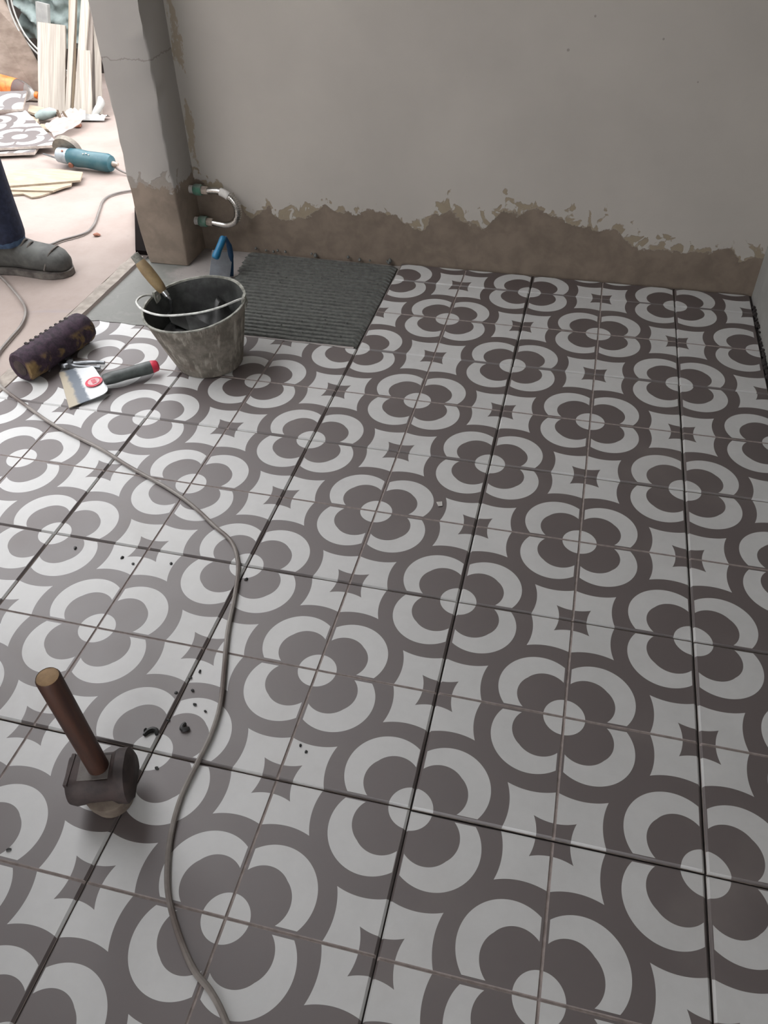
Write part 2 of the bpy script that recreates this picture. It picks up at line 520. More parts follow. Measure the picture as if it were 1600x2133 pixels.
# ------------------------------------------------------------------ floor tiles
TT = 0.05
def tile_mesh(name, x0=-1.0, x1=1.0, y0=-1.0, y1=1.0, gap=0.007, ragged=False):
    """Raised panels in local tile units; the scored cross is a shallow channel."""
    def axis(a, c):
        bev = 0.014
        pts = [(a + gap, -0.018), (a + gap + bev, 0.0)]
        gw = 0.011
        if a < -0.1 and c > 0.1: pts += [(-gw, 0.0), (-gw * 0.35, -0.010), (gw * 0.35, -0.010), (gw, 0.0)]
        pts += [(c - gap - bev, 0.0), (c - gap, -0.018)]
        return pts
    ax = axis(x0, x1); ay = axis(y0, y1)
    vs = [(px, py, min(hx, hy)) for py, hy in ay for px, hx in ax]
    nx, ny = len(ax), len(ay)
    b = MB()
    for j in range(ny - 1):
        for i in range(nx - 1):
            cx = (ax[i][0] + ax[i + 1][0]) / 2; cy = (ay[j][0] + ay[j + 1][0]) / 2
            gr = abs(cx) < 0.0112 or abs(cy) < 0.0112
            q = (j * nx + i, j * nx + i + 1, (j + 1) * nx + i + 1, (j + 1) * nx + i)
            b.f.append(list(q)); b.mi.append(1 if gr else 0)
    b.v = [Vector(p) for p in vs]
    rim = [i for i in range(nx)] + [j * nx + nx - 1 for j in range(1, ny)] + [(ny - 1) * nx + i for i in range(nx - 2, -1, -1)] + [j * nx for j in range(ny - 2, 0, -1)]
    base = len(b.v)
    for i in rim: b.v.append(Vector((b.v[i].x, b.v[i].y, -TT)))
    k = len(rim)
    for i in range(k):
        b.f.append([rim[i], base + i, base + (i + 1) % k, rim[(i + 1) % k]]); b.mi.append(2)
    me = bpy.data.meshes.new(name)
    me.from_pydata([p * U for p in b.v], [], b.f)
    for mt in (M['tile'], M['groove'], M['tile_body']): me.materials.append(mt)
    for p, i in zip(me.polygons, b.mi): p.material_index = i
    me.update()
    return me


full = tile_mesh('floor_tile')
strip_back = tile_mesh('floor_tile_back_cut', y0=-1.0, y1=-0.455)
side_cut = tile_mesh('floor_tile_side_cut', x0=-1.0, x1=0.025)
corner_cut = tile_mesh('floor_tile_corner_cut', x0=-1.0, x1=0.025, y0=-1.0, y1=-0.455)
for j in range(-3, 5):                       # rows: tile centre at v = 2j+1
    for i in range(-3, 2):                   # columns: tile centre at u = 2i+1
        cu, cv = 2 * i + 1, 2 * j + 1
        if j >= 3 and i <= -2: continue      # not laid yet behind the bucket
        me = full
        if i == 1: me = corner_cut if j == 4 else side_cut
        elif j == 4: me = strip_back
        t = bpy.data.objects.new('floor_tile', me); col.objects.link(t)
        t.parent = floor
        t.location = Vector((cu + random.uniform(-.003, .003), cv + random.uniform(-.003, .003), random.uniform(-.004, .003))) * U
        t.rotation_euler = (random.uniform(-1, 1) * 0.0012, random.uniform(-1, 1) * 0.0012, random.uniform(-1, 1) * 0.0012)

# bedding under the laid tiles: what shows in the open joints
b = MB()
b.box(((UL + UR) / 2, (VF + 6) / 2, -0.045), (UR - UL - 0.02, 6 - VF, 0.03))
b.box(((-2 + UR) / 2, (6 + VB) / 2, -0.045), (UR + 2 - 0.02, VB - 6, 0.03))
part(b, 'tile_bedding', M['joint'], floor, smooth_=False)

# black crumbly mortar in the open joint along the right wall
b = MB()
for i in range(210):
    y = -2 + 10.2 * (i + random.random()) / 210
    r = random.uniform(0.012, 0.034)
    if mnoise.noise(Vector((y * 1.7, 0, 0))) < -0.15: r *= 0.6
    bm_c = Vector((3.042 + random.uniform(-0.012, 0.012), y, 0.006 + random.uniform(-0.015, 0.02)))
    b.lathe([(0.3 * r, -r), (r, -0.3 * r), (0.9 * r, 0.4 * r), (0.3 * r, r)], 6, bm_c)
tag(part(b, 'joint_mortar', M['joint'], floor), kind='stuff')

# smeared mortar along the near edge of the unfinished patch
b = MB()
for x0, x1, y0, w in ((-5.98, -4.4, 6.0, 0.07), (-4.4, -2.05, 6.0, 0.05)):
    n = 60
    vs = []; fs = []
    for i in range(n + 1):
        x = x0 + (x1 - x0) * i / n
        w0 = w * (0.4 + 1.2 * abs(mnoise.noise(Vector((x * 3.0, 0, 2))))) + (0.10 if -5.2 < x < -4.6 else 0) * abs(mnoise.noise(Vector((x * 5, 1, 2))))
        vs += [(x, y0 + 0.06, -0.045), (x, y0 + 0.0, 0.008 + 0.006 * mnoise.noise(Vector((x * 9, 0, 0)))), (x, y0 - w0, 0.004)]
    for i in range(n):
        for k in range(2): fs.append((i * 3 + k, i * 3 + k + 1, (i + 1) * 3 + k + 1, (i + 1) * 3 + k))
    b.add(vs, fs)
part(b, 'mortar_smear', M['concrete'], floor)

# ------------------------------------------------------------------ combed mortar bed
b = MB()
X0, X1, Y0, Y1 = -4.36, -2.03, 6.05, 8.47
b.prism([(X0 - 0.07, Y1), (X0 + 0.18, 7.3), (X0 + 0.32, Y0), (X1, Y0), (X1, Y1 - 0.02)], -0.06, -0.046, 1)
nr = 26
pitch = (Y1 - Y0) / nr
for r in range(nr):
    y = Y0 + pitch * (r + 0.5)
    xl = X0 - 0.08 + 0.36 * (1 - (y - Y0) / (Y1 - Y0)) + random.uniform(-0.05, 0.02)
    n = 70
    vs = []; fs = []
    for i in range(n + 1):
        t = i / n
        x = xl + (X1 - 0.005 - xl) * t
        yy = y + 0.012 * mnoise.noise(Vector((x * 0.9, r * 0.22, 0))) - 0.02 * (t - 0.5)
        hh = 0.046 + 0.008 * mnoise.noise(Vector((x * 4.0, r * 1.9, 3))) + 0.005 * mnoise.noise(Vector((x * 19.0, r * 7.9, 3)))
        ww = pitch * (0.43 + 0.07 * mnoise.noise(Vector((x * 1.9, r * 0.8, 8))))
        e = min(1.0, min(t, 1 - t) * 30 + 0.25)
        ww *= min(1.0, t * 22 + 0.12)
        z0 = -0.047
        vs += [(x, yy - ww, z0), (x, yy - ww * 0.62, z0 + hh * e), (x, yy + ww * 0.62, z0 + hh * e * 1.02), (x, yy + ww, z0)]
    for i in range(n):
        for k in range(3): fs.append((i * 4 + k, i * 4 + 4 + k, i * 4 + 5 + k, i * 4 + 1 + k))
    fs += [(0, 1, 2, 3), (n * 4 + 3, n * 4 + 2, n * 4 + 1, n * 4)]
    b.add(vs, fs)
for i in range(70):        # torn crumbs on the ridges
    x = random.uniform(X0 + 0.2, X1 - 0.05); y = random.uniform(Y0, Y1 - 0.05); r = random.uniform(0.008, 0.022)
    b.lathe([(0.3 * r, -r), (r, -0.2 * r), (0.4 * r, 0.8 * r)], 6, (x, y, -0.004))
for i in range(14):        # splashes up against the wall foot
    x = random.uniform(X0 - 0.05, X1 - 0.1); r = random.uniform(0.015, 0.04)
    b.lathe([(0.3 * r, -r), (r, -0.2 * r), (0.4 * r, 0.8 * r)], 6, (x, 8.53, 0.0 + random.uniform(0, 0.05)))
tag(b.obj('mortar_bed', [M['mortar'], M['mortar_dark']], angle=35), 'dark grey mortar bed combed into ridges against the back wall', 'mortar', kind='stuff')


# ================================================================== things in the room
# ------------------------------------------------------------------ bucket of mortar
M['bucket'] = None
def bucket_mat():
    m, bs = new_mat('dusty_bucket')
    v = coords(); x, y, z = sep(v)
    n = noise(v, 30.0, 5, 0.65); st = noise(scaled(v, 60, 60, 6), 1.0, 4, 0.6)
    c = cmix(smooth(n, 0.35, 0.7), (0.125, 0.110, 0.090), (0.245, 0.220, 0.185))
    c = cmix(smooth(st, 0.52, 0.68) * 0.75, c, (0.40, 0.37, 0.315))       # dried drips
    c = cmix(smooth(noise(v, 12.0, 3, 0.5), 0.6, 0.75) * 0.6, c, (0.12, 0.085, 0.065))
    put(bs, 'Base Color', c); put(bs, 'Roughness', 0.75)
    bump(bs, st, 0.3, 0.003)
    return m
M['bucket'] = bucket_mat()
M['bucket_in'] = plain('mortar_smeared_inside', (0.06, 0.064, 0.06), 0.55, scale=14, c2=(0.012, 0.0125, 0.012), bmp=0.4)
M['bucket_rim'] = plain('pale_rim', (0.34, 0.34, 0.30), 0.7, scale=45, c2=(0.14, 0.14, 0.12))

BC = Vector((-3.746, 5.302, 0)); RC = Vector((-3.83, 5.30, 0))
bucket = root('bucket', (BC.x, BC.y, 0), 'mortar-caked builder bucket with a wire bail standing on the tiles', 'bucket')
def rim_z(a): return 0.785 + 0.045 * math.cos(a) + 0.055 * math.sin(a)
def bring(t, off, n=48, dz=0.0):
    out = []
    for k in range(n):
        a = 2 * PI * k / n
        r = 0.405 + (0.625 - 0.405) * (t ** 0.92) + off
        r *= 1 + t * 0.022 * mnoise.noise(Vector((math.cos(a) * 1.7, math.sin(a) * 1.7, 4.0)))
        c = BC.lerp(RC, t)
        out.append(Vector((c.x + r * math.cos(a), c.y + r * math.sin(a), rim_z(a) * t + dz)))
    return out
b = MB()
b.loft([bring(0, -0.03), bring(0.015, 0.0)] + [bring(i / 12.0, 0.004 * mnoise.noise(Vector((i, 0, 0)))) for i in range(1, 13)], caps=False)
b.add(bring(0, -0.03), [tuple(range(48))[::-1]])
part(b, 'body', M['bucket'], bucket)
b = MB(); b.loft([bring(1.0, 0.0), bring(1.0, 0.012, dz=0.004), bring(1.0, 0.012, dz=0.018), bring(1.0, -0.012, dz=0.02), bring(0.97, -0.02)], caps=False)
part(b, 'rim', M['bucket_rim'], bucket)
b = MB(); b.loft([bring(1.0 - i * 0.07, -0.02) for i in range(10)], caps=False)
for f in b.f: f.reverse()
part(b, 'lining', M['bucket_in'], bucket)
for p, d in (((-3.235, 5.46, 0.80), (1, 0.2, 0)), ((-4.40, 5.46, 0.74), (-1, 0.2, 0))):
    b = MB()
    b.bar(Vector(p) + Vector((0, 0, -0.07)), Vector(p) + Vector((0, 0, 0.08)), 0.10, 0.035, up=d)
    b.lathe([(0.028, -0.035), (0.034, 0.0), (0.028, 0.035)], 10, p, axis=d)
    part(b, 'bail_lug', M['bucket_rim'], bucket)
b = MB()
b.tube(catmull([(-3.225, 5.46, 0.84), (-3.24, 5.32, 0.895), (-3.43, 5.09, 0.88), (-3.67, 4.935, 0.865), (-3.99, 4.83, 0.862), (-4.24, 4.86, 0.88),
                (-4.40, 4.99, 0.89), (-4.46, 5.15, 0.87), (-4.46, 5.33, 0.82), (-4.41, 5.46, 0.745)], 8), 0.0135, 8)
part(b, 'bail', M['white_metal'], bucket)
b = MB()
def mortar_fn(s, t):
    a = 2 * PI * s; r = t
    c = BC.lerp(RC, 0.5)
    R = 0.505 * r
    x = c.x + R * math.cos(a); y = c.y + R * math.sin(a)
    z = 0.34 + 0.10 * (r - 0.4) + 0.07 * mnoise.noise(Vector((x * 3.2, y * 3.2, 9))) + 0.035 * mnoise.noise(Vector((x * 9, y * 9, 2)))
    # a lump dragged up the far side and a scraped slope on the near side
    z += 0.26 * math.exp(-((x + 3.72) ** 2 / 0.012 + (y - 5.72) ** 2 / 0.02))
    z += 0.12 * math.exp(-((x + 3.70) ** 2 / 0.05 + (y - 4.92) ** 2 / 0.02))
    return (x, y, z)
b.grid(mortar_fn, 48, 14)
tag(b.obj('bucket_mortar', M['mortar_dark']), 'wet dark mortar lying inside the bucket', 'mortar', kind='stuff')

# ------------------------------------------------------------------ trowel standing in the bucket
tr = root('masonry_trowel', (-4.30, 5.44, 0.42), 'trowel with a yellowish wooden handle stuck upright in the bucket', 'trowel')
A = Vector((-4.51, 5.435, 1.20)); B = Vector((-4.255, 5.395, 0.86)); d = (B - A).normalized()
b = MB(); b.tube([A, A + d * 0.02, A + d * 0.12, A + d * 0.26, A + d * 0.36, B - d * 0.02, B], [0.058, 0.068, 0.076, 0.074, 0.066, 0.054, 0.046], 14)
M['handle_yellow'] = plain('worn_yellow_wood', (0.30, 0.215, 0.105), 0.6, scale=30, c2=(0.20, 0.14, 0.075))
part(b, 'handle', M['handle_yellow'], tr)
b = MB(); b.tube([A - d * 0.10, A - d * 0.095, A - d * 0.005, A + d * 0.005], [0.046, 0.054, 0.058, 0.058], 14)
part(b, 'end_cap', M['bucket_rim'], tr)
b = MB(); b.tube([B - d * 0.01, B + d * 0.07], [0.041, 0.036], 12); part(b, 'ferrule', M['steel'], tr)
b = MB(); b.tube(catmull([B + d * 0.06, B + d * 0.12, (-4.215, 5.42, 0.66), (-4.25, 5.46, 0.56), (-4.31, 5.47, 0.50)], 6), 0.017, 8)
part(b, 'shank', M['steel'], tr)
b = MB()
q = [(-4.31, 5.47, 0.50), (-4.16, 5.62, 0.46), (-3.80, 5.55, 0.36), (-3.98, 5.35, 0.37), (-4.20, 5.33, 0.47)]
n = len(q)
b.add(q + [(x, y, z + 0.010) for x, y, z in q], [tuple(range(n))[::-1], tuple(range(n, 2 * n))] + [(i, (i + 1) % n, n + (i + 1) % n, n + i) for i in range(n)])
part(b, 'blade', M['bucket_in'], tr, smooth_=False)

# ------------------------------------------------------------------ purple roller sleeve on the tile edge
def sleeve_mat():
    m, bs = new_mat('purple_black_pile')
    v = coords(); n = noise(v, 70.0, 5, 0.7); p = noise(v, 9.0, 4, 0.6, 0.5)
    x, y, z = sep(v)
    c = cmix(smooth(n, 0.3, 0.7), (0.012, 0.006, 0.012), (0.048, 0.024, 0.042))
    sd = (x / U + 5.80) - (y / U - 4.36) * 0.23
    patch = smooth(p, 0.45, 0.53) * smooth(sd, 0.10, 0.14) * nnot(smooth(z / U, 0.27, 0.33))
    c = cmix(patch * 0.85, c, cmix(n, (0.10, 0.055, 0.012), (0.28, 0.19, 0.07)))
    put(bs, 'Base Color', c); put(bs, 'Roughness', 0.8)
    bump(bs, n, 0.5, 0.004)
    return m
M['sleeve'] = sleeve_mat()
A = Vector((-5.80, 4.36, 0.205)); B = Vector((-5.545, 5.47, 0.205)); d = (B - A).normalized(); L = (B - A).length
ro = root('roller_sleeve', (A.x, A.y, 0), 'dark purple paint roller sleeve with worn yellow patches', 'roller')
b = MB()
path = [A + d * (L * i / 40) for i in range(41)]
rad = [0.200 * (0.86 if i in (0, 40) else 0.97 if i in (1, 39) else 1.0) * (1 + 0.03 * mnoise.noise(Vector((i * 0.7, 0, 0)))) for i in range(41)]
b.tube(path, rad, 26)
for i, p in enumerate(b.v): b.v[i] = p + Vector((mnoise.noise(p * 9), mnoise.noise(p * 9 + Vector((7, 0, 0))), mnoise.noise(p * 9 + Vector((0, 7, 0))))) * 0.012
part(b, 'pile', M['sleeve'], ro)
side = d.cross(Vector((0, 0, 1))).normalized()
for i in range(9):                          # dark slots along the top
    p = A + d * (L * (0.22 + 0.075 * i)) + Vector((0, 0, 0.186)) - side * 0.07
    b = MB(); b.bar(p - side * 0.03, p + side * 0.03, 0.030, 0.02, up=(0, 0, 1))
    part(b, 'slot', M['joint'], ro, smooth_=False)
for p, e in ((A, -d), (B, d)):
    b = MB(); b.lathe([(0.10, -0.006), (0.10, 0.004), (0.05, 0.006)], 18, p + e * 0.005, axis=e)
    part(b, 'core_end', M['rubber'], ro)

# ------------------------------------------------------------------ filling knife
def blade_mat():
    m, bs = new_mat('smeared_steel_blade')
    v = coords(); x, y, z = sep(v)
    # distance along the blade from the edge towards the handle
    s = ((x / U + 5.24) * 0.74 + (y / U - 4.29) * 0.67)
    n = noise(v, 40.0, 4, 0.6)
    e = s + (n - 0.5) * 0.10
    c = cmix(smooth(e, 0.08, 0.13), (0.40, 0.355, 0.275), (0.15, 0.175, 0.205))
    c = cmix(smooth(e, 0.21, 0.25), c, (0.60, 0.62, 0.63))
    put(bs, 'Base Color', c); put(bs, 'Roughness', 0.40)
    put(bs, 'Metallic', smooth(e, 0.10, 0.16) * 0.25)
    return m
M['blade'] = blade_mat()
M['grip'] = plain('dark_grip', (0.055, 0.065, 0.062), 0.45, scale=30, var=0.3)
fk = root('filling_knife', (-4.9, 4.4, 0), 'wide filling knife with a smeared blade and a red-tipped dark handle', 'knife')
P1, P2, P3, P4 = Vector((-5.49, 4.62, 0.012)), Vector((-4.965, 3.95, 0.012)), Vector((-4.60, 4.30, 0.06)), Vector((-5.14, 4.83, 0.06))
b = MB()
q = [P1, P2]
def bez(a, c, e, n=5): return [a.lerp(c, i / n).lerp(c.lerp(e, i / n), i / n) for i in range(n + 1)]
q += bez(P2.lerp(P3, 0.72), P3, P3.lerp(P4, 0.18)) + bez(P3.lerp(P4, 0.82), P4, P4.lerp(P1, 0.28))
n = len(q)
b.add(q + [p + Vector((0, 0, 0.010)) for p in q], [tuple(range(n))[::-1], tuple(range(n, 2 * n))] + [(i, (i + 1) % n, n + (i + 1) % n, n + i) for i in range(n)])
part(b, 'blade', M['blade'], fk, smooth_=False)
H0 = Vector((-4.78, 4.47, 0.10)); H1 = Vector((-4.255, 4.91, 0.115)); d = (H1 - H0).normalized()
b = MB(); b.tube([H0, H0 + d * 0.02, H0 + d * 0.12, H0 + d * 0.25, H0 + d * 0.42, H0 + d * 0.55, H0 + d * 0.60], [0.060, 0.080, 0.090, 0.084, 0.090, 0.094, 0.090], 16, flat=0.8)
part(b, 'handle', M['grip'], fk)
b = MB(); b.tube([H0 + d * 0.595, H0 + d * 0.61, H0 + d * 0.665, H1], [0.091, 0.092, 0.080, 0.050], 16, flat=0.8)
tag(part(b, 'end_cap', M['red'], fk), label='red plastic end cap')
cS = P3.lerp(P4, 0.42) + Vector((-0.075, -0.07, -0.001))
b = MB(); b.lathe([(0.105, 0.010), (0.105, 0.016)], 20, cS, axis=(P3 - P2).cross(P1 - P2))
o = part(b, 'round_sticker', M['red'], fk); tag(o, label='round red emblem on the blade')
b = MB(); b.lathe([(0.073, 0.016), (0.073, 0.019)], 18, cS, axis=(P3 - P2).cross(P1 - P2))
b2 = part(b, 'sticker_centre', plain('pale_pink', (0.60, 0.36, 0.37), 0.5), o)
d2 = (P4 - P3).normalized()
b = MB()
b.bar(cS - d2 * 0.045 + Vector((0, 0, 0.022)), cS + d2 * 0.045 + Vector((0, 0, 0.022)), 0.05, 0.004)
part(b, 'sticker_mark', M['red'], o, smooth_=False)

# ------------------------------------------------------------------ pliers behind the knife
pk = root('pliers', (-5.36, 4.76, 0), 'small dark steel pliers lying between roller and filling knife', 'pliers')
for s in (-1, 1):
    b = MB()
    b.tube(catmull([(-5.42, 4.79, 0.05), (-5.34, 4.79 + 0.035 * s, 0.05), (-5.20, 4.84 + 0.06 * s - 0.02, 0.05), (-5.02, 4.89 + 0.055 * s - 0.02, 0.04)], 6), [0.03] * 6 + [0.026] * 6 + [0.024] * 7, 8)
    part(b, 'handle', M['dark_steel'], pk)
    b = MB()
    b.tube(catmull([(-5.42, 4.79, 0.05), (-5.47, 4.80 + 0.075 * s, 0.05), (-5.54, 4.83 + 0.075 * s, 0.05), (-5.575, 4.845 + 0.03 * s, 0.05)], 5), [0.036] * 8 + [0.028] * 5 + [0.018] * 3, 8)
    part(b, 'jaw', M['dark_steel'], pk)
b = MB(); b.lathe([(0.040, -0.045), (0.045, 0.0), (0.040, 0.045)], 12, (-5.42, 4.79, 0.05)); part(b, 'pivot', M['dark_steel'], pk)

# ------------------------------------------------------------------ mallet standing on its head
ML = root('mallet', (-2.14, -0.40, 0), 'mallet standing on its dark rubber head with wooden handle upright', 'mallet')
M['mallet_wood'] = plain('stained_mallet_handle', (0.070, 0.026, 0.014), 0.55, scale=16, stretch=(4, 4, 0.4), c2=(0.032, 0.012, 0.008))
M['mallet_end'] = plain('handle_end_grain', (0.30, 0.19, 0.095), 0.7, scale=60)
M['mallet_dust'] = plain('dusty_rubber_foot', (0.225, 0.185, 0.145), 0.7, scale=14, c2=(0.085, 0.06, 0.045))
M['mallet_top'] = plain('dust_on_rubber', (0.20, 0.185, 0.175), 0.8, scale=20, c2=(0.12, 0.105, 0.095))
A = Vector((-2.135, -0.375, 0.30)); B = Vector((-2.145, -0.42, 1.45)); d = (B - A).normalized()
b = MB(); b.tube([A, A.lerp(B, 0.3), A.lerp(B, 0.7), B - d * 0.015, B], [0.072, 0.073, 0.075, 0.076, 0.069], 20, caps=False)
part(b, 'handle', M['mallet_wood'], ML)
b = MB(); b.lathe([(0.070, -0.004), (0.05, 0.002), (0.01, 0.003)], 20, B, axis=d)
part(b, 'handle_end', M['mallet_end'], ML)
# barrel head lying across, its lower half caked with dust
ax = Vector((0.86, 0.30, 0)).normalized(); hc = Vector((-2.13, -0.385, 0.235))
def headring(t, r, flat_top=0.17):
    out = []
    up = Vector((0, 0, 1)); sd = ax.cross(up)
    for k in range(28):
        a = 2 * PI * k / 28
        p = hc + ax * t + sd * math.cos(a) * r + up * max(-0.10, min(flat_top, math.sin(a) * r * 1.05))
        out.append(p)
    return out
b = MB(); b.loft([headring(-0.195, 0.13, 0.13), headring(-0.215, 0.16, 0.14), headring(-0.17, 0.175, 0.14), headring(-0.08, 0.165, 0.13), headring(0.075, 0.165, 0.13), headring(0.12, 0.19, 0.19), headring(0.185, 0.19, 0.19), headring(0.215, 0.15, 0.15)])
part(b, 'head', M['rubber'], ML)
b = MB()
for k in range(1): b.prism([(hc.x + ax.x * t + -ax.y * w, hc.y + ax.y * t + ax.x * w) for t, w in ((-0.17, -0.09), (0.075, -0.09), (0.075, 0.09), (-0.17, 0.09))], hc.z + 0.12, hc.z + 0.136)
part(b, 'dusty_flat', M['mallet_top'], ML, smooth_=False)
b = MB(); b.lathe([(0.11, 0.0), (0.14, 0.015), (0.165, 0.10), (0.172, 0.17), (0.15, 0.18)], 26, (-2.085, -0.425, 0.002))
part(b, 'striking_face', M['mallet_dust'], ML)
b = MB(); b.lathe([(0.06, 0.0), (0.08, 0.03), (0.07, 0.15)], 16, (-2.25, -0.41, 0.002))
part(b, 'lower_lug', M['rubber'], ML)
b = MB(); b.bar(hc + ax * -0.205 + Vector((0, 0, 0.13)) - Vector((-ax.y, ax.x, 0)) * 0.12, hc + ax * -0.185 + Vector((0, 0, 0.13)) + Vector((-ax.y, ax.x, 0)) * 0.12, 0.025, 0.035)
part(b, 'torn_edge', M['rubber'], ML, smooth_=False)

# ------------------------------------------------------------------ cables
def cable(name, pts, r, mat, label, n=8):
    b = MB(); b.tube(catmull(pts, n), r, 8)
    return tag(b.obj(name, mat), label, 'cable')
CR = 0.0205
pts = [(-9.0, 7.6), (-8.3, 7.2), (-7.79, 6.85), (-7.47, 6.6), (-7.02, 6.21), (-6.78, 5.93), (-6.63, 5.59), (-6.57, 5.21), (-6.52, 4.91), (-6.42, 4.62), (-6.26, 4.39), (-6.06, 4.2), (-5.45, 3.86), (-4.93, 3.59), (-4.21, 3.31), (-3.75, 3.09), (-3.19, 2.85), (-2.84, 2.66), (-2.48, 2.41), (-2.24, 2.24), (-2.07, 1.97),
       (-1.965, 1.63), (-1.865, 1.2), (-1.74, 0.81), (-1.645, 0.5), (-1.61, 0.24), (-1.615, -0.03), (-1.62, -0.29), (-1.58, -0.54), (-1.51, -0.76), (-1.41, -0.96), (-1.24, -1.17),
       (-1.07, -1.33), (-0.92, -1.42), (-0.77, -1.55), (-0.5, -1.85), (-0.3, -2.4), (-0.35, -3.2)]
cable('extension_cord', [(x, y, CR + (0.006 if i < 12 else 0.002)) for i, (x, y) in enumerate(pts)], CR, M['cable_pale'], 'long grey cord looping in from the yard and snaking over the tiles')
cable('grinder_cord', [(-8.22, 11.28, .12), (-7.9, 11.2, .03), (-7.3, 11.1, .02), (-6.9, 10.8, .02), (-7.1, 10.55, .02), (-7.46, 10.44, .02), (-7.7, 10.2, .02), (-7.72, 9.9, .02), (-7.57, 9.48, .02), (-7.36, 8.92, .02), (-7.33, 8.55, .02), (-7.56, 8.23, .02), (-7.74, 7.95, .02), (-8.4, 7.75, .02), (-9.6, 7.8, .02)],
      0.02, M['cable'], 'brown-grey cord curving from behind the pier to the shoe')

# ------------------------------------------------------------------ hose loop on the pier
hz = root('water_hose', (-5.215, 8.38, 0.45), 'short braided steel hose looping between two green pipe ends', 'hose')
HP = [(-4.92, 8.38, 0.945), (-4.81, 8.375, 0.955), (-4.73, 8.37, 0.95), (-4.64, 8.365, 0.92), (-4.55, 8.36, 0.86), (-4.49, 8.36, 0.77), (-4.475, 8.36, 0.67), (-4.51, 8.36, 0.56),
      (-4.59, 8.36, 0.485), (-4.71, 8.37, 0.445), (-4.83, 8.375, 0.45), (-4.92, 8.38, 0.46)]
pth = catmull(HP, 8)
b = MB(); b.tube(pth, 0.049, 12); part(b, 'hose', M['chrome'], hz)
for i in range(30, 58, 2):
    t = (pth[i + 1] - pth[i - 1]).normalized()
    b = MB(); b.lathe([(0.048, -0.010), (0.060, -0.005), (0.060, 0.005), (0.048, 0.010)], 12, pth[i], axis=t, caps=False)
    part(b, 'coil_ring', M['chrome'], hz)
b = MB(); b.tube(pth[17:29], 0.060, 12); part(b, 'tape_wrap', M['paper'], hz)
for z in (0.945, 0.465):
    b = MB(); b.lathe([(0.060, 0.0), (0.060, 0.10)], 12, (-5.23, 8.39, z), axis=(1, 0, 0)); part(b, 'pipe_stub', M['paper'], hz)
    b = MB(); b.lathe([(0.070, 0.0), (0.082, 0.02), (0.082, 0.11), (0.074, 0.13)], 14, (-5.15, 8.39, z), axis=(1, 0, 0)); part(b, 'green_collar', M['green_pipe'], hz)
    b = MB(); b.lathe([(0.058, 0.0), (0.064, 0.015), (0.064, 0.085), (0.052, 0.10)], 6, (-5.02, 8.385, z - 0.002), axis=(1, 0, 0)); part(b, 'nut', M['nut'], hz)

# ------------------------------------------------------------------ blue-handled trowel against the wall foot
M['blue'] = plain('blue_plastic', (0.008, 0.115, 0.24), 0.45, scale=25, c2=(0.012, 0.155, 0.30))
M['blue_shaded'] = plain('blue_plastic_shaded', (0.006, 0.045, 0.11), 0.5, scale=25)  # shaded copy of the blue plastic: shadow side painted darker
M['dusty_steel'] = plain('dusty_steel', (0.30, 0.325, 0.36), 0.45, metal=0.3, scale=20, c2=(0.22, 0.23, 0.25))
nt = root('notched_trowel', (-4.5, 7.62, -0.05), 'blue-handled steel float propped up behind the bucket', 'trowel')
b = MB(); b.bar((-4.545, 7.50, -0.05), (-4.50, 7.68, 0.34), 0.30, 0.016, up=(0.5, -0.8, 0.3)); part(b, 'blade', M['dusty_steel'], nt, smooth_=False)
b = MB(); b.tube(catmull([(-4.455, 7.70, 0.56), (-4.47, 7.63, 0.50), (-4.505, 7.53, 0.40), (-4.53, 7.46, 0.325)], 5), [0.035, 0.045] + [0.050] * 8 + [0.052, 0.056, 0.057, 0.056, 0.05, 0.032], 12)
part(b, 'handle', M['blue'], nt)
b = MB(); b.tube(catmull([(-4.445, 7.71, 0.55), (-4.41, 7.74, 0.42), (-4.40, 7.72, 0.22), (-4.42, 7.68, -0.03)], 5), [0.032] * 5 + [0.042] * 5 + [0.036] * 6, 10)
part(b, 'bracket', M['blue_shaded'], nt)

# ------------------------------------------------------------------ crumbs of mortar on the tiles
crumbs = [(-2.07, 0.17, 2.6), (-1.85, 0.23, 2.2), (-1.85, 0.46, 1.0), (-1.92, 0.58, 0.7), (-2.04, 0.53, 0.8), (-1.94, 0.77, 0.8), (-1.74, 0.42, 0.5), (-2.13, 0.16, 0.9), (-2.04, -0.16, 1.2), (-1.9, -0.12, 0.6),
          (-3.69, 1.85, 1.3), (-3.19, 1.83, 1.1), (-2.7, 1.86, 1.0), (-1.94, 1.83, 1.0), (-1.99, 0.69, 0.6), (-1.99, 0.28, 0.5), (-0.92, 0.30, 0.4), (-0.86, 0.26, 0.4), (-2.62, -0.92, 0.8), (-3.05, 1.78, 0.6)]
crumb_names = {8: 'mortar crumb on the joint right beside the mallet head', 10: 'leftmost dark crumb, on the flower far behind the mallet', 11: 'dark crumb on the star tile left of the cord bend',
               12: 'dark crumb just left of the cord where it bends', 13: 'dark crumb just right of the cord where it bends', 16: 'upper one of two specks on the flower right of the cord',
               17: 'lower one of two specks on the flower right of the cord', 18: 'dark crumb in front of the mallet near the left edge', 19: 'smallest crumb beside the star tile left of the cord bend'}
big = {0: 'long curled shaving of dark mortar beside the tile joint near the mallet', 1: 'short fat crumb of mortar lying between the cord and the joint'}
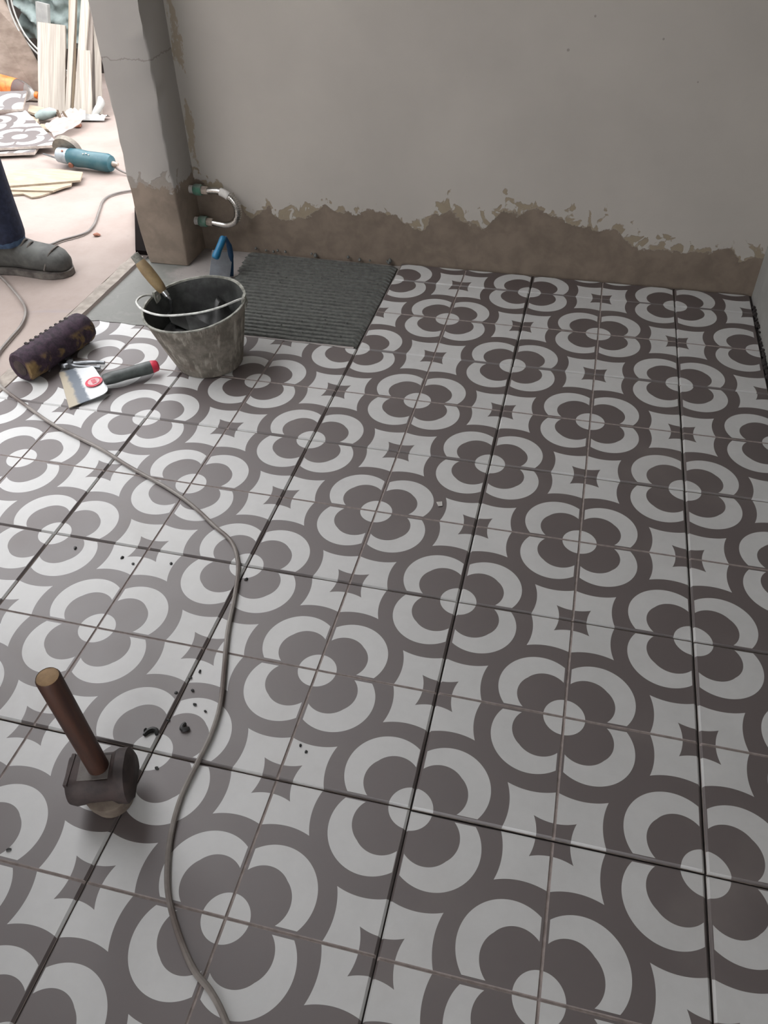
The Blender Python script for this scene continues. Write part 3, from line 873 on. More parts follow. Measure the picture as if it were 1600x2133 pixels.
for i, (x, y, s) in enumerate(crumbs):
    b = MB(); r = 0.014 * (0.8 + 0.25 * s)
    a = random.uniform(0, 2 * PI); ln = 0.022 * s
    if i < 2:
        p = [Vector((x + math.cos(a + k * 0.35) * ln * (k - 2) * 0.55, y + math.sin(a + k * 0.5) * ln * (k - 2) * 0.55, r * 0.8)) for k in range(5)]
        b.tube(catmull(p, 3), [r * (0.5 + 0.5 * math.sin(PI * k / 12)) + 0.003 for k in range(13)], 7)
    else:
        b.lathe([(0.3 * r, 0.0), (r, 0.3 * r), (0.8 * r, 0.9 * r), (0.2 * r, 1.2 * r)], 7, (x, y, 0.0))
        for k, p in enumerate(b.v): b.v[k] = Vector((x, y, 0)) + Matrix.Rotation(a, 3, 'Z') @ Vector(((p.x - x) * (1 + 0.35 * s), p.y - y, p.z)) + Vector((mnoise.noise(p * 60), mnoise.noise(p * 55), 0)) * r * 0.5
    o = b.obj('mortar_crumb', M['mortar_dark'])
    if i < 2: tag(o, big[i], 'crumb')
    else: tag(o, crumb_names.get(i, 'tiny dark crumb of dried mortar near the mallet and cord'), 'crumb', 'mortar crumbs on the tiles')
b = MB(); b.prism([(-0.44, 3.26), (-0.41, 3.20), (-0.37, 3.22), (-0.385, 3.28)], 0.002, 0.007)
tag(b.obj('paper_scrap', M['paper'], smooth_=False), 'tiny white scrap of paper on the middle tiles', 'paper')


# ================================================================== the yard outside
# ------------------------------------------------------------------ planks leaning on the yard wall
def plank(name, foot, top, w, t, mat, label, ext=0.0, up=(0.3, -1, 0.3)):
    f = Vector(foot); d = (Vector(top) - f)
    e = f + d * (1 + ext)
    b = MB()
    n = d.normalized(); r = n.cross(Vector(up)).normalized(); k = r.cross(n).normalized()
    rings = []
    for i in range(9):
        p = f.lerp(e, i / 8.0)
        ww = w * (1 + 0.05 * mnoise.noise(Vector((i * 0.9, w * 31, 0)))); s = r * 0.02 * w * mnoise.noise(Vector((i * 0.6, 9, w * 17)))
        rings.append([p + s + r * a * ww / 2 + k * c * t / 2 for a, c in ((-1, -1), (1, -1), (1, 1), (-1, 1))])
    b.loft(rings)
    org = f
    o = b.obj(name, mat, org=org, smooth_=False)
    return tag(o, label, 'plank', 'planks leaning on the yard wall')
plank('plank', (-11.48, 14.49, 0.0), (-11.49, 15.39, 1.6), 0.60, 0.07, M['wood_pale'], 'widest pale board, nearest of the leaning planks')
plank('plank', (-11.03, 14.55, 0.0), (-10.95, 15.70, 2.23), 0.15, 0.10, M['wood_tan'], 'yellowish square stick standing right beside the widest pale board', ext=0.4)
plank('plank', (-10.98, 14.32, 0.0), (-10.84, 15.54, 2.22), 0.11, 0.07, M['wood_pale'], 'narrow pale lath between yellowish stick and the dark gap', ext=0.3)
plank('plank', (-10.72, 14.30, 0.0), (-10.52, 15.5, 2.23), 0.17, 0.08, M['wood_pale'], 'pale slanting plank right of the dark gap', ext=0.3)
plank('plank', (-10.57, 14.42, 0.0), (-10.47, 15.6, 2.15), 0.12, 0.07, M['wood_grey'], 'greyish lath squeezed between two pale planks', ext=0.25)
plank('plank', (-10.47, 14.28, 0.0), (-10.52, 14.90, 1.22), 0.23, 0.06, M['wood_pale'], 'short broad plank in front of the right-hand laths')
plank('plank', (-10.36, 14.62, 0.0), (-10.55, 15.95, 2.15), 0.13, 0.07, M['wood_pale'], 'rightmost pale plank leaning left behind the pier edge', ext=0.3)
plank('plank', (-10.62, 14.72, 0.0), (-10.66, 16.0, 2.10), 0.20, 0.06, M['wood_grey'], 'darker rear plank glimpsed between the pale planks', ext=0.3)
plank('plank', (-11.10, 14.85, 0.0), (-10.80, 16.1, 2.10), 0.14, 0.06, M['wood_grey'], 'thin grey plank at the back of the leaning planks', ext=0.3)

# big brown board
b = MB()
q = [Vector(p) for p in ((-13.39, 16.6, 1.8), (-12.71, 16.0, 1.2), (-12.19, 15.6, 0.58), (-12.20, 15.3, 0.0), (-14.6, 15.3, 0.0), (-14.6, 16.9, 2.4), (-13.9, 16.9, 2.35))]
n = len(q); nn = Vector((0, -0.87, 0.5)) * 0.07
b.add(q + [p + nn for p in q], [tuple(range(n)), tuple(range(n, 2 * n))[::-1]] + [(i, n + i, n + (i + 1) % n, (i + 1) % n) for i in range(n)])
bm_ = tag(b.obj('board', M['ply'], smooth_=False), 'large dark brown board with a slanting edge behind the bottle', 'board')

# crumpled sheet, wires and scraps behind the planks
M['teal_sheet'] = plain('teal_sheet', (0.33, 0.40, 0.385), 0.6, scale=10, c2=(0.20, 0.245, 0.24))
M['white_sheet'] = plain('white_sheet', (0.42, 0.42, 0.40), 0.6, scale=14, c2=(0.33, 0.33, 0.32))
b = MB()
def tarp(s, t):
    x = -13.6 + 2.9 * s; z = 0.95 + 1.9 * t - 0.25 * math.sin(s * 3)
    y = 17.2 + 0.35 * mnoise.noise(Vector((s * 7, t * 6, 0))) + 0.14 * mnoise.noise(Vector((s * 19, t * 15, 4)))
    return (x, y, z + 0.12 * mnoise.noise(Vector((s * 9, t * 3, 7))))
b.grid(tarp, 46, 30)
tag(b.obj('tarpaulin', M['teal_sheet'], angle=80), 'crumpled pale teal sheet bundled behind the planks', 'sheet')
b = MB()
b.box((-12.72, 16.75, 0.95), (0.30, 0.12, 1.6), Matrix.Rotation(0.18, 3, 'Y') @ Matrix.Rotation(-0.15, 3, 'X'))
tag(b.obj('polystyrene_slab', M['white_sheet'], smooth_=False), 'white slab propped behind the curved wires', 'slab')
for i, lab in enumerate(('left one of two pale wires curving down behind the board', 'right one of two pale wires curving down behind the board')):
    o_ = 0.10 * i
    b = MB(); b.tube(catmull([(-12.95 + o_, 16.2, 2.3), (-13.0 + o_, 16.15, 1.75), (-12.78 + o_, 16.0, 1.25), (-12.35 + o_, 15.85, 0.86 + o_ * 0.3), (-11.8 + o_, 15.7, 0.60 + o_ * 0.3), (-11.3, 15.7, 0.45)], 8), 0.020, 7)
    tag(b.obj('wire', M['white_sheet']), lab, 'wire')
b = MB(); b.box((-12.0, 15.95, 0.22), (1.3, 0.5, 0.46))
tag(b.obj('crate', M['ply'], smooth_=False), 'dark low box in the shade behind the widest board', 'box')

# ------------------------------------------------------------------ left-over tiles
def shard(name, poly, z, centre, rot, label, thick=0.05, tilt=None):
    b = MB()
    R_ = Matrix.Rotation(-rot, 3, 'Z')
    loc = [(R_ @ (Vector((x, y, 0)) - Vector((centre[0], centre[1], 0)))) for x, y in poly]
    b.prism([(p.x, p.y) for p in loc], -thick, 0.0, 0, 1)
    o = b.obj(name, [M['tile'], M['tile_body']], smooth_=False)
    o.location = Vector((centre[0], centre[1], z)) * U
    o.rotation_euler = (tilt[0], tilt[1], rot) if tilt else (0, 0, rot)
    return tag(o, label, 'tile', 'left-over tiles in the yard')
shard('spare_tile', [(-9.83, 12.09), (-10.89, 11.70), (-11.95, 11.35), (-12.6, 13.1), (-11.85, 14.09), (-11.11, 13.35)], 0.165, (-10.92, 12.40), 0.34, 'cut spare tile with a whole flower, topmost beside the grinder')
shard('spare_tile', [(-10.22, 11.76), (-10.45, 11.70), (-11.2, 11.45), (-11.9, 11.3), (-11.9, 12.6), (-10.4, 12.3)], 0.10, (-11.3, 12.2), 0.34, 'spare tile lying underneath the flowered cut tile')
b = MB(); b.prism([(-11.9, 11.7), (-10.5, 12.1), (-10.9, 12.7), (-11.8, 13.3), (-12.4, 13.0)], 0.0, 0.048)
tag(b.obj('rubble_heap', M['sill'], smooth_=False), 'flat block of rubble carrying the spare tiles', 'rubble')
b = MB()
q = [Vector(p) for p in ((-12.75, 13.62, 0.23), (-11.82, 13.95, 0.23), (-12.05, 14.62, 0.42), (-12.98, 14.30, 0.43))]
n = len(q); nn = (q[1] - q[0]).cross(q[3] - q[0]).normalized() * 0.05
cen = sum(q, Vector()) / n + (q[1] - q[0]) * 0.42 - (q[3] - q[0]) * 0.35
me_x = (q[1] - q[0]).normalized(); me_n = nn.normalized(); me_y = me_n.cross(me_x)
mt = Matrix((me_x, me_y, me_n))            # world -> local
b.add([mt @ (p - cen) for p in q] + [mt @ (p - cen - nn) for p in q], [(0, 1, 2, 3)], 0)
b.add([mt @ (p - cen) for p in q] + [mt @ (p - cen - nn) for p in q], [(7, 6, 5, 4), (0, 4, 5, 1), (1, 5, 6, 2), (2, 6, 7, 3), (3, 7, 4, 0)], 1)
o = b.obj('spare_tile', [M['tile'], M['tile_body']], smooth_=False)
o.matrix_world = Matrix.Translation(cen * U) @ mt.transposed().to_4x4()
tag(o, 'spare tile propped at a slant in front of the bottle', 'tile', 'left-over tiles in the yard')

# ------------------------------------------------------------------ soft-drink bottle
def clear_plastic():
    m, bs = new_mat('clear_plastic')
    n = noise(coords(), 20.0, 2)
    put(bs, 'Base Color', cmix(n, (0.90, 0.93, 0.93), (0.97, 0.97, 0.97)))
    put(bs, 'Roughness', 0.12); put(bs, 'Transmission Weight', 0.92); put(bs, 'IOR', 1.2)
    return m
M['clear'] = clear_plastic()
def label_mat():
    m, bs = new_mat('orange_label')
    v = coords(); x, y, z = sep(v)
    s = x / U
    n = noise(v, 30.0, 3)
    c = cmix(smooth(n, 0.4, 0.6), (0.62, 0.14, 0.03), (0.70, 0.22, 0.05))
    blue = (s > -0.56) * (s < -0.20) * (noise(v, 55.0, 2) > 0.46)
    c = cmix(blue, c, (0.045, 0.08, 0.25))
    white = (s > -0.52) * (s < -0.22) * (noise(scaled(v, 1.0, 0.4, 0.4), 85.0, 1) > 0.54)
    c = cmix(white, c, (0.62, 0.66, 0.66))
    c = cmix((s > -0.16) * (s < -0.08), c, (0.62, 0.40, 0.06))
    put(bs, 'Base Color', c); put(bs, 'Roughness', 0.4)
    return m
M['label'] = label_mat()
BO = Vector((-12.55, 15.02, 0.30))          # cap end points to +u
bo = root('bottle', (BO.x, BO.y, BO.z - 0.24), 'clear plastic drinks bottle with orange cap lying by the brown board', 'bottle')
axb = Vector((1, -0.06, -0.16)).normalized()
b = MB(); b.lathe([(0.16, -1.05), (0.225, -0.98), (0.235, -0.7), (0.225, -0.45), (0.235, -0.2), (0.235, 0.0), (0.215, 0.12), (0.15, 0.26), (0.075, 0.36), (0.062, 0.40), (0.062, 0.44)], 24, BO, axis=axb)
part(b, 'body', M['clear'], bo)
b = MB(); b.lathe([(0.239, -0.62), (0.240, -0.60), (0.240, -0.07), (0.239, -0.05)], 24, BO, axis=axb, caps=False)
part(b, 'label', M['label'], bo)
b = MB(); b.lathe([(0.072, 0.43), (0.078, 0.435), (0.078, 0.51), (0.070, 0.52)], 16, BO, axis=axb)
part(b, 'cap', M['orange'], bo)

# ------------------------------------------------------------------ offcuts, sticks, film and rags
def slab(name, poly, z0, z1, mat, label, cat, group=None):
    b = MB(); b.prism(poly, z0, z1)
    return tag(b.obj(name, mat, smooth_=False), label, cat, group)
slab('wood_offcut', [(-12.01, 14.51), (-11.55, 14.36), (-11.30, 14.05), (-11.46, 13.90), (-11.76, 14.04)], 0.11, 0.16, M['cardboard'], 'pale offcut board wedged behind the tilted tile', 'offcut', 'wood offcuts in the yard')
slab('wood_offcut', [(-11.75, 14.0), (-11.33, 13.75), (-11.10, 13.25), (-11.31, 13.15), (-11.62, 13.5)], 0.02, 0.105, M['cardboard'], 'pale offcut lying right of the flowered cut tile', 'offcut', 'wood offcuts in the yard')
slab('wood_offcut', [(-11.2, 13.62), (-10.72, 13.46), (-10.62, 13.32), (-11.0, 13.28), (-11.25, 13.42)], 0.0, 0.05, M['cardboard'], 'small offcut lying under the brown stick bundle', 'offcut', 'wood offcuts in the yard')
b = MB(); b.tube([(-11.42, 13.78, 0.12), (-11.32, 13.86, 0.15), (-11.16, 14.02, 0.17), (-11.08, 14.08, 0.16)], [0.06, 0.11, 0.11, 0.07], 9)
tag(b.obj('cement_lump', M['teal_sheet']), 'grey-green cement lump at the foot of the widest board', 'lump')
M['stick'] = plain('brown_stick', (0.10, 0.065, 0.035), 0.8, scale=40, c2=(0.05, 0.028, 0.02))
for i in range(7):
    a = Vector((-11.14 + 0.055 * i, 14.12 - 0.02 * i, 0.10 + 0.05 * (i % 3))); e = Vector((-10.68 + 0.035 * i, 13.50 + 0.03 * i, 0.05 + 0.03 * (i % 2)))
    b = MB(); b.bar(a, e, 0.035, 0.03)
    tag(b.obj('stick', M['stick'], smooth_=False), 'thin brown stick in the bundle at the planks\' feet', 'stick', 'brown sticks in a bundle')
def film_mat():
    m, bs = new_mat('thin_film')
    n = noise(coords(), 25.0, 4)
    put(bs, 'Base Color', cmix(n, (0.44, 0.36, 0.34), (0.58, 0.53, 0.50))); put(bs, 'Roughness', 0.25)
    put(bs, 'Alpha', 0.55 + n * 0.3)
    return m
M['film'] = film_mat()
b = MB()
def film(s, t):
    p = Vector((-10.95, 13.35, 0)).lerp(Vector((-10.35, 12.75, 0)), s).lerp(Vector((-10.85, 14.3, 0)).lerp(Vector((-10.45, 14.2, 0)), s), t)
    return (p.x + 0.25 * math.sin(t * 3) * s, p.y, 0.10 + 0.07 * mnoise.noise(Vector((s * 5, t * 6, 3))) + 0.10 * t)
b.grid(film, 16, 22)
tag(b.obj('plastic_film', M['film'], angle=80), 'crumpled clear plastic film in front of the planks', 'film')
b = MB()
def rag(s, t):
    x = -10.72 + 0.75 * s; y = 14.30 - 0.28 * t + 0.12 * s
    return (x, y, 0.03 + 0.10 * abs(math.sin(PI * t)) * (0.5 + abs(mnoise.noise(Vector((s * 5, t * 4, 1))))))
b.grid(rag, 22, 10)
tag(b.obj('rag', M['white_sheet'], angle=80), 'pale rag rolled along the feet of the right-hand planks', 'rag')
b = MB(); b.tube(catmull([(-10.32, 14.25, 0.05), (-10.2, 14.5, 0.25), (-10.28, 14.66, 0.35)], 5), [0.03, 0.05, 0.07, 0.08, 0.08, 0.09, 0.09, 0.08, 0.07, 0.06, 0.03], 9)
tag(b.obj('plastic_bag', M['white_sheet']), 'scrunched white plastic bag beside the pier and planks', 'bag')
M['brick'] = plain('brick_red', (0.30, 0.12, 0.075), 0.85, scale=30, c2=(0.20, 0.09, 0.06))
for i, (x, y, s, lab) in enumerate(((-10.35, 13.72, 0.09, 'red brick fragment on the yard floor below the planks'), (-7.11, 8.55, 0.05, 'small brown fragment on the yard floor beside the curving cord'))):
    b = MB(); b.lathe([(0.5 * s, 0.0), (s, 0.2 * s), (0.8 * s, 0.6 * s), (0.3 * s, 0.8 * s)], 7, (x, y, 0))
    for k, p in enumerate(b.v): b.v[k] = p + Vector((mnoise.noise(p * 25), mnoise.noise(p * 23), 0)) * s * 0.6
    tag(b.obj('brick_fragment', M['brick'], smooth_=False), lab, 'fragment')

# thin broken sheets on the ground
slab('thin_sheet', [(-11.4, 10.35), (-10.28, 10.72), (-9.35, 11.01), (-8.69, 10.95), (-8.52, 10.55), (-9.1, 10.28), (-9.8, 9.98), (-10.9, 9.5)], 0.062, 0.095, M['cardboard'], 'topmost tan sheet lying in front of the grinder', 'sheet', 'thin tan sheets on the yard floor')
slab('thin_sheet', [(-9.92, 10.12), (-8.69, 10.54), (-8.62, 10.38), (-8.70, 10.28), (-8.80, 10.06), (-9.3, 9.99), (-9.81, 9.93), (-10.6, 9.6)], 0.031, 0.061, M['cardboard'], 'middle tan sheet with a ragged broken end', 'sheet', 'thin tan sheets on the yard floor')
slab('thin_sheet', [(-9.8, 10.03), (-8.82, 10.16), (-8.88, 10.0), (-8.96, 9.85), (-9.07, 9.78), (-9.31, 9.90), (-9.8, 9.72), (-10.3, 9.5)], 0.0, 0.030, M['cardboard'], 'lowest tan sheet nearest to the shoe', 'sheet', 'thin tan sheets on the yard floor')
slab('steel_strip', [(-9.98, 11.74), (-9.38, 11.46), (-9.40, 11.42), (-10.0, 11.70)], 0.097, 0.11, M['dark_steel'], 'thin steel strip sticking out from under the grinder', 'strip')

# ------------------------------------------------------------------ angle grinder
M['teal'] = plain('teal_housing', (0.016, 0.085, 0.11), 0.4, scale=18, c2=(0.05, 0.125, 0.145))
M['alu'] = plain('cast_gearbox', (0.33, 0.37, 0.40), 0.45, metal=0.3, scale=25)
M['guard'] = plain('dusty_guard', (0.16, 0.14, 0.12), 0.6, metal=0.3, scale=30, c2=(0.26, 0.24, 0.20))
gr = root('angle_grinder', (-8.75, 11.33, 0), 'teal angle grinder lying on the yard floor with its cord', 'grinder')
A = Vector((-9.18, 11.36, 0.215)); B = Vector((-8.22, 11.27, 0.17)); d = (B - A).normalized()
b = MB(); b.tube([A, A + d * 0.05, A + d * 0.22, A + d * 0.40, A + d * 0.66, A + d * 0.86, A + d * 0.94, B], [0.135, 0.155, 0.168, 0.155, 0.165, 0.168, 0.14, 0.06], 18)
part(b, 'housing', M['teal'], gr)
b = MB(); b.tube([A - d * 0.26, A - d * 0.22, A - d * 0.08, A + d * 0.02], [0.08, 0.135, 0.145, 0.14], 14)
part(b, 'gearbox', M['alu'], gr)
gx = A - d * 0.14
b = MB(); b.lathe([(0.055, 0.10), (0.055, 0.20)], 14, gx, axis=(0.15, 1, 0.35)); part(b, 'spindle', M['dark_steel'], gr)
b = MB()
q_ = Vector((0, 0, 1)).rotation_difference(Vector((0.15, 1, 0.35)).normalized())
rings = []
for k in range(17):
    a = PI * (k / 16.0) * 1.05 - 0.1
    o_ = gx + Vector((0.15, 1, 0.35)).normalized() * 0.13
    e_ = Vector((math.cos(a), 0, 0)) * 1 + Vector((0, -0.33, 0.94)) * math.sin(a)
    nn = Vector((0.15, 1, 0.35)).normalized()
    rings.append([o_ + e_ * 0.06, o_ + e_ * 0.27, o_ + e_ * 0.275 + nn * 0.10, o_ + e_ * 0.26 + nn * 0.10, o_ + e_ * 0.255 + nn * 0.015, o_ + e_ * 0.06 + nn * 0.015])
b.loft(rings); part(b, 'guard', M['guard'], gr)
b = MB(); b.lathe([(0.24, 0.17), (0.24, 0.18), (0.04, 0.185)], 26, gx, axis=(0.15, 1, 0.35)); part(b, 'cutting_disc', M['guard'], gr)
b = MB(); b.lathe([(0.05, 0), (0.055, 0.02), (0.045, 0.05)], 12, A + Vector((0.10, -0.13, -0.10)), axis=(0.1, -1, -0.2)); part(b, 'switch', M['brick'], gr)
b = MB(); b.lathe([(0.045, -0.02), (0.05, 0.03), (0.03, 0.12)], 12, B, axis=d); part(b, 'cord_sleeve', M['nut'], gr)
b = MB(); b.lathe([(0.022, 0), (0.022, 0.012)], 10, A + Vector((-0.06, -0.08, 0.118)), axis=(0, -0.5, 1)); part(b, 'screw', M['brick'], gr)
dd = Vector((0, -0.55, 0.83)).normalized()
for k, (x, z) in enumerate(((0.40, 0.0), (0.47, 0.015), (0.52, 0.0))):     # pale moulded letters on the housing
    b = MB(); p = A + d * x + dd * 0.160
    b.bar(p + Vector((-0.02, 0.02, z - 0.01)), p + Vector((0.025, -0.02, z + 0.005)), 0.018, 0.012, up=dd)
    part(b, 'letter', M['paper'], gr, smooth_=False)

# near-black slab standing in for the dark patch behind the pier's foot
slab('dark_slab', [(-6.14, 8.02), (-6.95, 9.6), (-6.3, 9.75), (-5.93, 8.62), (-5.95, 8.02)], 0.0, 0.07, plain('near_black', (0.0040, 0.0022, 0.0018), 0.9, scale=20, spec=0.08), 'near-black slab standing in for the dark patch behind the pier foot', 'dark_slab')


# ================================================================== person in the doorway
M['skin'] = plain('skin', (0.30, 0.17, 0.11), 0.55, scale=40, var=0.06)
M['jeans'] = plain('navy_denim', (0.010, 0.014, 0.034), 0.85, scale=60, c2=(0.018, 0.026, 0.058), bmp=0.2)
M['hem'] = plain('worn_denim_hem', (0.055, 0.10, 0.17), 0.85, scale=50, c2=(0.025, 0.045, 0.09))
M['shirt'] = plain('grey_work_shirt', (0.10, 0.10, 0.11), 0.9, scale=50, bmp=0.2)
M['hair'] = plain('dark_hair', (0.014, 0.010, 0.008), 0.6, scale=80, var=0.4)
M['shoe'] = plain('dusty_grey_leather', (0.105, 0.108, 0.100), 0.7, scale=14, c2=(0.05, 0.05, 0.048), bmp=0.15)
M['sole'] = plain('dusty_sole', (0.15, 0.135, 0.12), 0.8, scale=20, c2=(0.06, 0.05, 0.046))


def skin_obj(name, chains, mat, parent=None, sub=2, rootv=0):
    """chains: lists of (point, radius); equal points are welded into one skeleton."""
    vs, rs, es, idx = [], [], [], {}
    for ch in chains:
        prev = None
        for p, r in ch:
            k = tuple(round(c, 4) for c in p)
            if k not in idx: idx[k] = len(vs); vs.append(Vector(p)); rs.append(r)
            if prev is not None and prev != idx[k]: es.append((prev, idx[k]))
            prev = idx[k]
    org = Vector((-8.05, 6.7, 0))
    me = bpy.data.meshes.new(name)
    me.from_pydata([(p - (org if parent is None else org)) * U for p in vs], es, [])
    me.materials.append(mat)
    o = bpy.data.objects.new(name, me); col.objects.link(o)
    md = o.modifiers.new('Skin', 'SKIN'); md.use_smooth_shade = True
    for d_, r in zip(me.skin_vertices[0].data, rs):
        d_.radius = (r * U, r * U) if not isinstance(r, tuple) else (r[0] * U, r[1] * U)
    me.skin_vertices[0].data[rootv].use_root = True
    sb = o.modifiers.new('Subdivision', 'SUBSURF'); sb.levels = sub; sb.render_levels = sub
    if parent is None: o.location = org * U
    else: o.parent = parent
    return o


PEL = (-8.10, 6.68, 4.15)
LH, LK, LA = (-8.02, 7.03, 3.95), (-7.74, 7.12, 2.10), (-7.74, 7.14, 0.42)
RH, RK, RA = (-8.18, 6.33, 3.95), (-8.62, 6.30, 2.10), (-9.10, 6.32, 0.44)
WAI, CHE, NEC, HD0, HD1 = (-8.12, 6.68, 4.75), (-8.10, 6.68, 5.75), (-8.06, 6.68, 6.40), (-8.02, 6.68, 6.72), (-7.98, 6.68, 7.22)
LS, LE, LW = (-8.10, 7.38, 6.05), (-8.10, 7.62, 4.85), (-7.75, 7.55, 3.95)
RS, RE, RW = (-8.10, 5.98, 6.05), (-8.15, 5.74, 4.85), (-7.80, 5.80, 3.95)
def hand(w, side):
    w = Vector(w); pm = w + Vector((0.14, 0, -0.28))
    out = [[(tuple(w), 0.105), (tuple(pm), 0.13)]]
    for k in range(4):
        a = pm + Vector((0.02 + 0.05 * (1.5 - k), -side * 0.02, -0.12))
        ln = (0.30, 0.34, 0.31, 0.24)[k]
        out.append([(tuple(pm), 0.13), (tuple(a), 0.040), (tuple(a + Vector((0.0, -side * 0.03, -ln * 0.5))), 0.036), (tuple(a + Vector((-0.05, -side * 0.09, -ln * 0.9))), 0.030)])
    out.append([(tuple(w), 0.105), (tuple(w + Vector((0.20, -side * 0.10, -0.16))), 0.046), (tuple(w + Vector((0.24, -side * 0.13, -0.34))), 0.036)])
    return out
body = [[(PEL, 0.40), (WAI, 0.38), (CHE, 0.42), (NEC, 0.22), (HD0, 0.30), ((-7.98, 6.68, 6.95), 0.36), (HD1, 0.33), ((-8.0, 6.68, 7.42), 0.16)],
        [(PEL, 0.40), (LH, 0.30), (LK, 0.21), (LA, 0.15)], [(PEL, 0.40), (RH, 0.30), (RK, 0.21), (RA, 0.15)],
        [(CHE, 0.42), (LS, 0.17), (LE, 0.15), (LW, 0.105)], [(CHE, 0.42), (RS, 0.17), (RE, 0.15), (RW, 0.105)],
        [((-7.98, 6.68, 6.95), 0.36), ((-7.62, 6.68, 6.93), 0.05)]] + hand(LW, 1) + hand(RW, -1)
person = skin_obj('person', body, M['skin'])
tag(person, 'person in dark blue jeans and grey dusty work shoes standing outside', 'person')
skin_obj('jeans', [[(PEL, (0.60, 0.56)), ((-8.12, 6.68, 4.62), (0.55, 0.50))],
                   [(PEL, (0.60, 0.56)), (LH, 0.43), (LK, 0.345), ((-7.72, 7.13, 1.2), 0.325), ((-7.71, 7.14, 0.62), 0.325), ((-7.71, 7.14, 0.40), 0.325)],
                   [(PEL, (0.60, 0.56)), (RH, 0.43), (RK, 0.345), ((-8.86, 6.31, 1.2), 0.325), ((-9.06, 6.32, 0.62), 0.325), ((-9.08, 6.32, 0.40), 0.325)]], M['jeans'], person)
for sh_, el_ in ((LS, LE), (RS, RE)):
    a_ = Vector(CHE).lerp(Vector(sh_), 0.35) + Vector((0, 0, 0.15)); m_ = Vector(sh_).lerp(Vector(el_), 0.55)
    skin_obj('sleeve', [[(tuple(a_), 0.34), (sh_, 0.31), (tuple(m_), 0.26), (el_, 0.25)]], M['shirt'], person)
PO = Vector((-8.05, 6.7, 0))
def pp(mb, name, mat, parent=person, angle=50):
    o = mb.obj(name, mat, angle=angle); o.parent = parent
    o.location = -PO * U if parent is person else (0, 0, 0)
    return o
b = MB()
b.loft([[Vector((-8.11 + rx * math.cos(2 * PI * k / 28), 6.68 + ry * math.sin(2 * PI * k / 28), z)) for k in range(28)]
        for z, rx, ry in ((3.82, 0.56, 0.68), (4.2, 0.57, 0.69), (4.75, 0.52, 0.63), (5.3, 0.54, 0.70), (5.8, 0.54, 0.78), (6.1, 0.46, 0.76), (6.28, 0.36, 0.58), (6.40, 0.27, 0.34), (6.46, 0.25, 0.27))])
pp(b, 'shirt', M['shirt'])
b = MB(); hc_ = Vector((-8.03, 6.68, 7.12))
rings = []
for i in range(9):
    a = -0.25 + (PI / 2 + 0.25) * i / 8
    rr = 0.385 * math.cos(a) + 0.004; zz = 0.36 * math.sin(a)
    rings.append([hc_ + Vector((math.cos(2 * PI * k / 24) * rr - 0.04, math.sin(2 * PI * k / 24) * rr, zz + (0.12 if math.cos(2 * PI * k / 24) > 0.2 else 0) * (1 - i / 8))) for k in range(24)])
b.loft(rings); pp(b, 'hair', M['hair'])
M['eye'] = plain('eye', (0.02, 0.015, 0.012), 0.2)
M['lip'] = plain('lip', (0.24, 0.10, 0.08), 0.5)
for s_ in (-1, 1):
    b = MB(); b.lathe([(0.01, -0.03), (0.035, 0.0), (0.01, 0.03)], 10, (-7.66, 6.68 + s_ * 0.13, 7.0), axis=(1, 0, 0)); pp(b, 'eye', M['eye'])
    b = MB(); b.tube(catmull([(-8.0, 6.68 + s_ * 0.33, 7.05), (-8.06, 6.68 + s_ * 0.40, 7.02), (-8.06, 6.68 + s_ * 0.39, 6.88), (-7.99, 6.68 + s_ * 0.32, 6.82)], 4), 0.045, 8); pp(b, 'ear', M['skin'])
b = MB(); b.tube(catmull([(-7.70, 6.58, 6.72), (-7.665, 6.68, 6.71), (-7.70, 6.78, 6.72)], 4), 0.028, 8); pp(b, 'mouth', M['lip'])


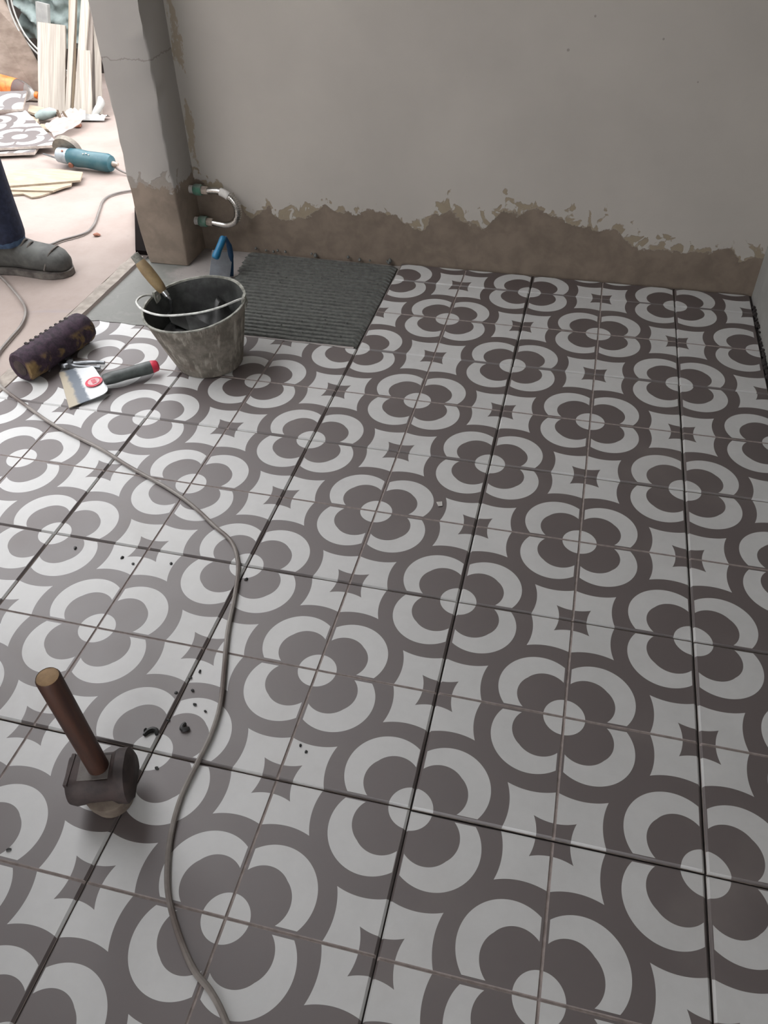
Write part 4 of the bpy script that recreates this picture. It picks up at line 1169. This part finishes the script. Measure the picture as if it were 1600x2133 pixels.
def shoe(ax_, ay_, ang):
    """Work shoe, heel at 0 and toe at +1.34 along its own x."""
    R_ = Matrix.Rotation(ang, 3, 'Z')
    def tr(p): return Vector((ax_, ay_, 0)) + R_ @ Vector(p)
    def ring(x, w, z0, z1, n=18, sq=2.6):
        out = []
        for k in range(n):
            a = 2 * PI * k / n
            c, s__ = math.cos(a), math.sin(a)
            c = math.copysign(abs(c) ** (2 / sq), c); s__ = math.copysign(abs(s__) ** (2 / sq), s__)
            zc = (z0 + z1) / 2; zh = (z1 - z0) / 2
            yo = 0.03 * math.sin(x * 2.2)
            out.append(tr((x, yo + c * w, zc + s__ * zh)))
        return out
    b = MB(); b.loft([ring(0.0, 0.13, 0.07, 0.42), ring(0.05, 0.18, 0.06, 0.56), ring(0.2, 0.205, 0.06, 0.60), ring(0.42, 0.20, 0.06, 0.58), ring(0.58, 0.205, 0.06, 0.50), ring(0.74, 0.225, 0.06, 0.435),
                      ring(0.92, 0.24, 0.06, 0.40), ring(1.08, 0.235, 0.06, 0.385), ring(1.20, 0.20, 0.06, 0.34), ring(1.285, 0.14, 0.07, 0.26), ring(1.31, 0.07, 0.09, 0.18)])
    up = pp(b, 'shoe', M['shoe'])
    b = MB()
    outl = [(0.0, 0.10), (0.06, 0.175), (0.25, 0.20), (0.5, 0.195), (0.75, 0.23), (0.95, 0.255), (1.12, 0.24), (1.26, 0.17), (1.34, 0.06)]
    poly = [(x, w + 0.03 * math.sin(x * 2.2)) for x, w in outl] + [(x, -w + 0.03 * math.sin(x * 2.2)) for x, w in outl[::-1]]
    w3 = [tr((x, y, 0)) for x, y in poly]
    b.prism([(p.x, p.y) for p in w3], 0.0, 0.085)
    so = pp(b, 'sole', M['sole'], up)
    for k in range(4):
        x = 0.50 + 0.085 * k; z = 0.545 - 0.035 * k
        b = MB(); b.tube(catmull([tr((x, -0.10, z - 0.045)), tr((x + 0.02, 0.02, z + 0.012)), tr((x, 0.13, z - 0.045))], 4), 0.014, 6); pp(b, 'lace', M['sole'], up)
    b = MB(); b.tube(catmull([tr((1.03, -0.235, 0.14)), tr((1.10, -0.15, 0.33)), tr((1.13, 0.02, 0.385)), tr((1.10, 0.19, 0.33)), tr((1.03, 0.265, 0.14))], 5), 0.013, 6); pp(b, 'toe_seam', M['sole'], up)
    return up
shoe(-8.10, 7.12, 0.05)
shoe(-9.35, 6.34, -0.06)
for (x, y, z) in ((-7.72, 7.14, 0.50), (-9.07, 6.32, 0.52)):
    b = MB(); b.lathe([(0.24, -0.04), (0.285, -0.05), (0.292, -0.01), (0.290, 0.05), (0.27, 0.06)], 26, (x, y, z), caps=False)
    for k, p in enumerate(b.v): b.v[k] = p + Vector((0, 0, 0.03 * mnoise.noise(p * 6)))
    pp(b, 'trouser_hem', M['hem'])
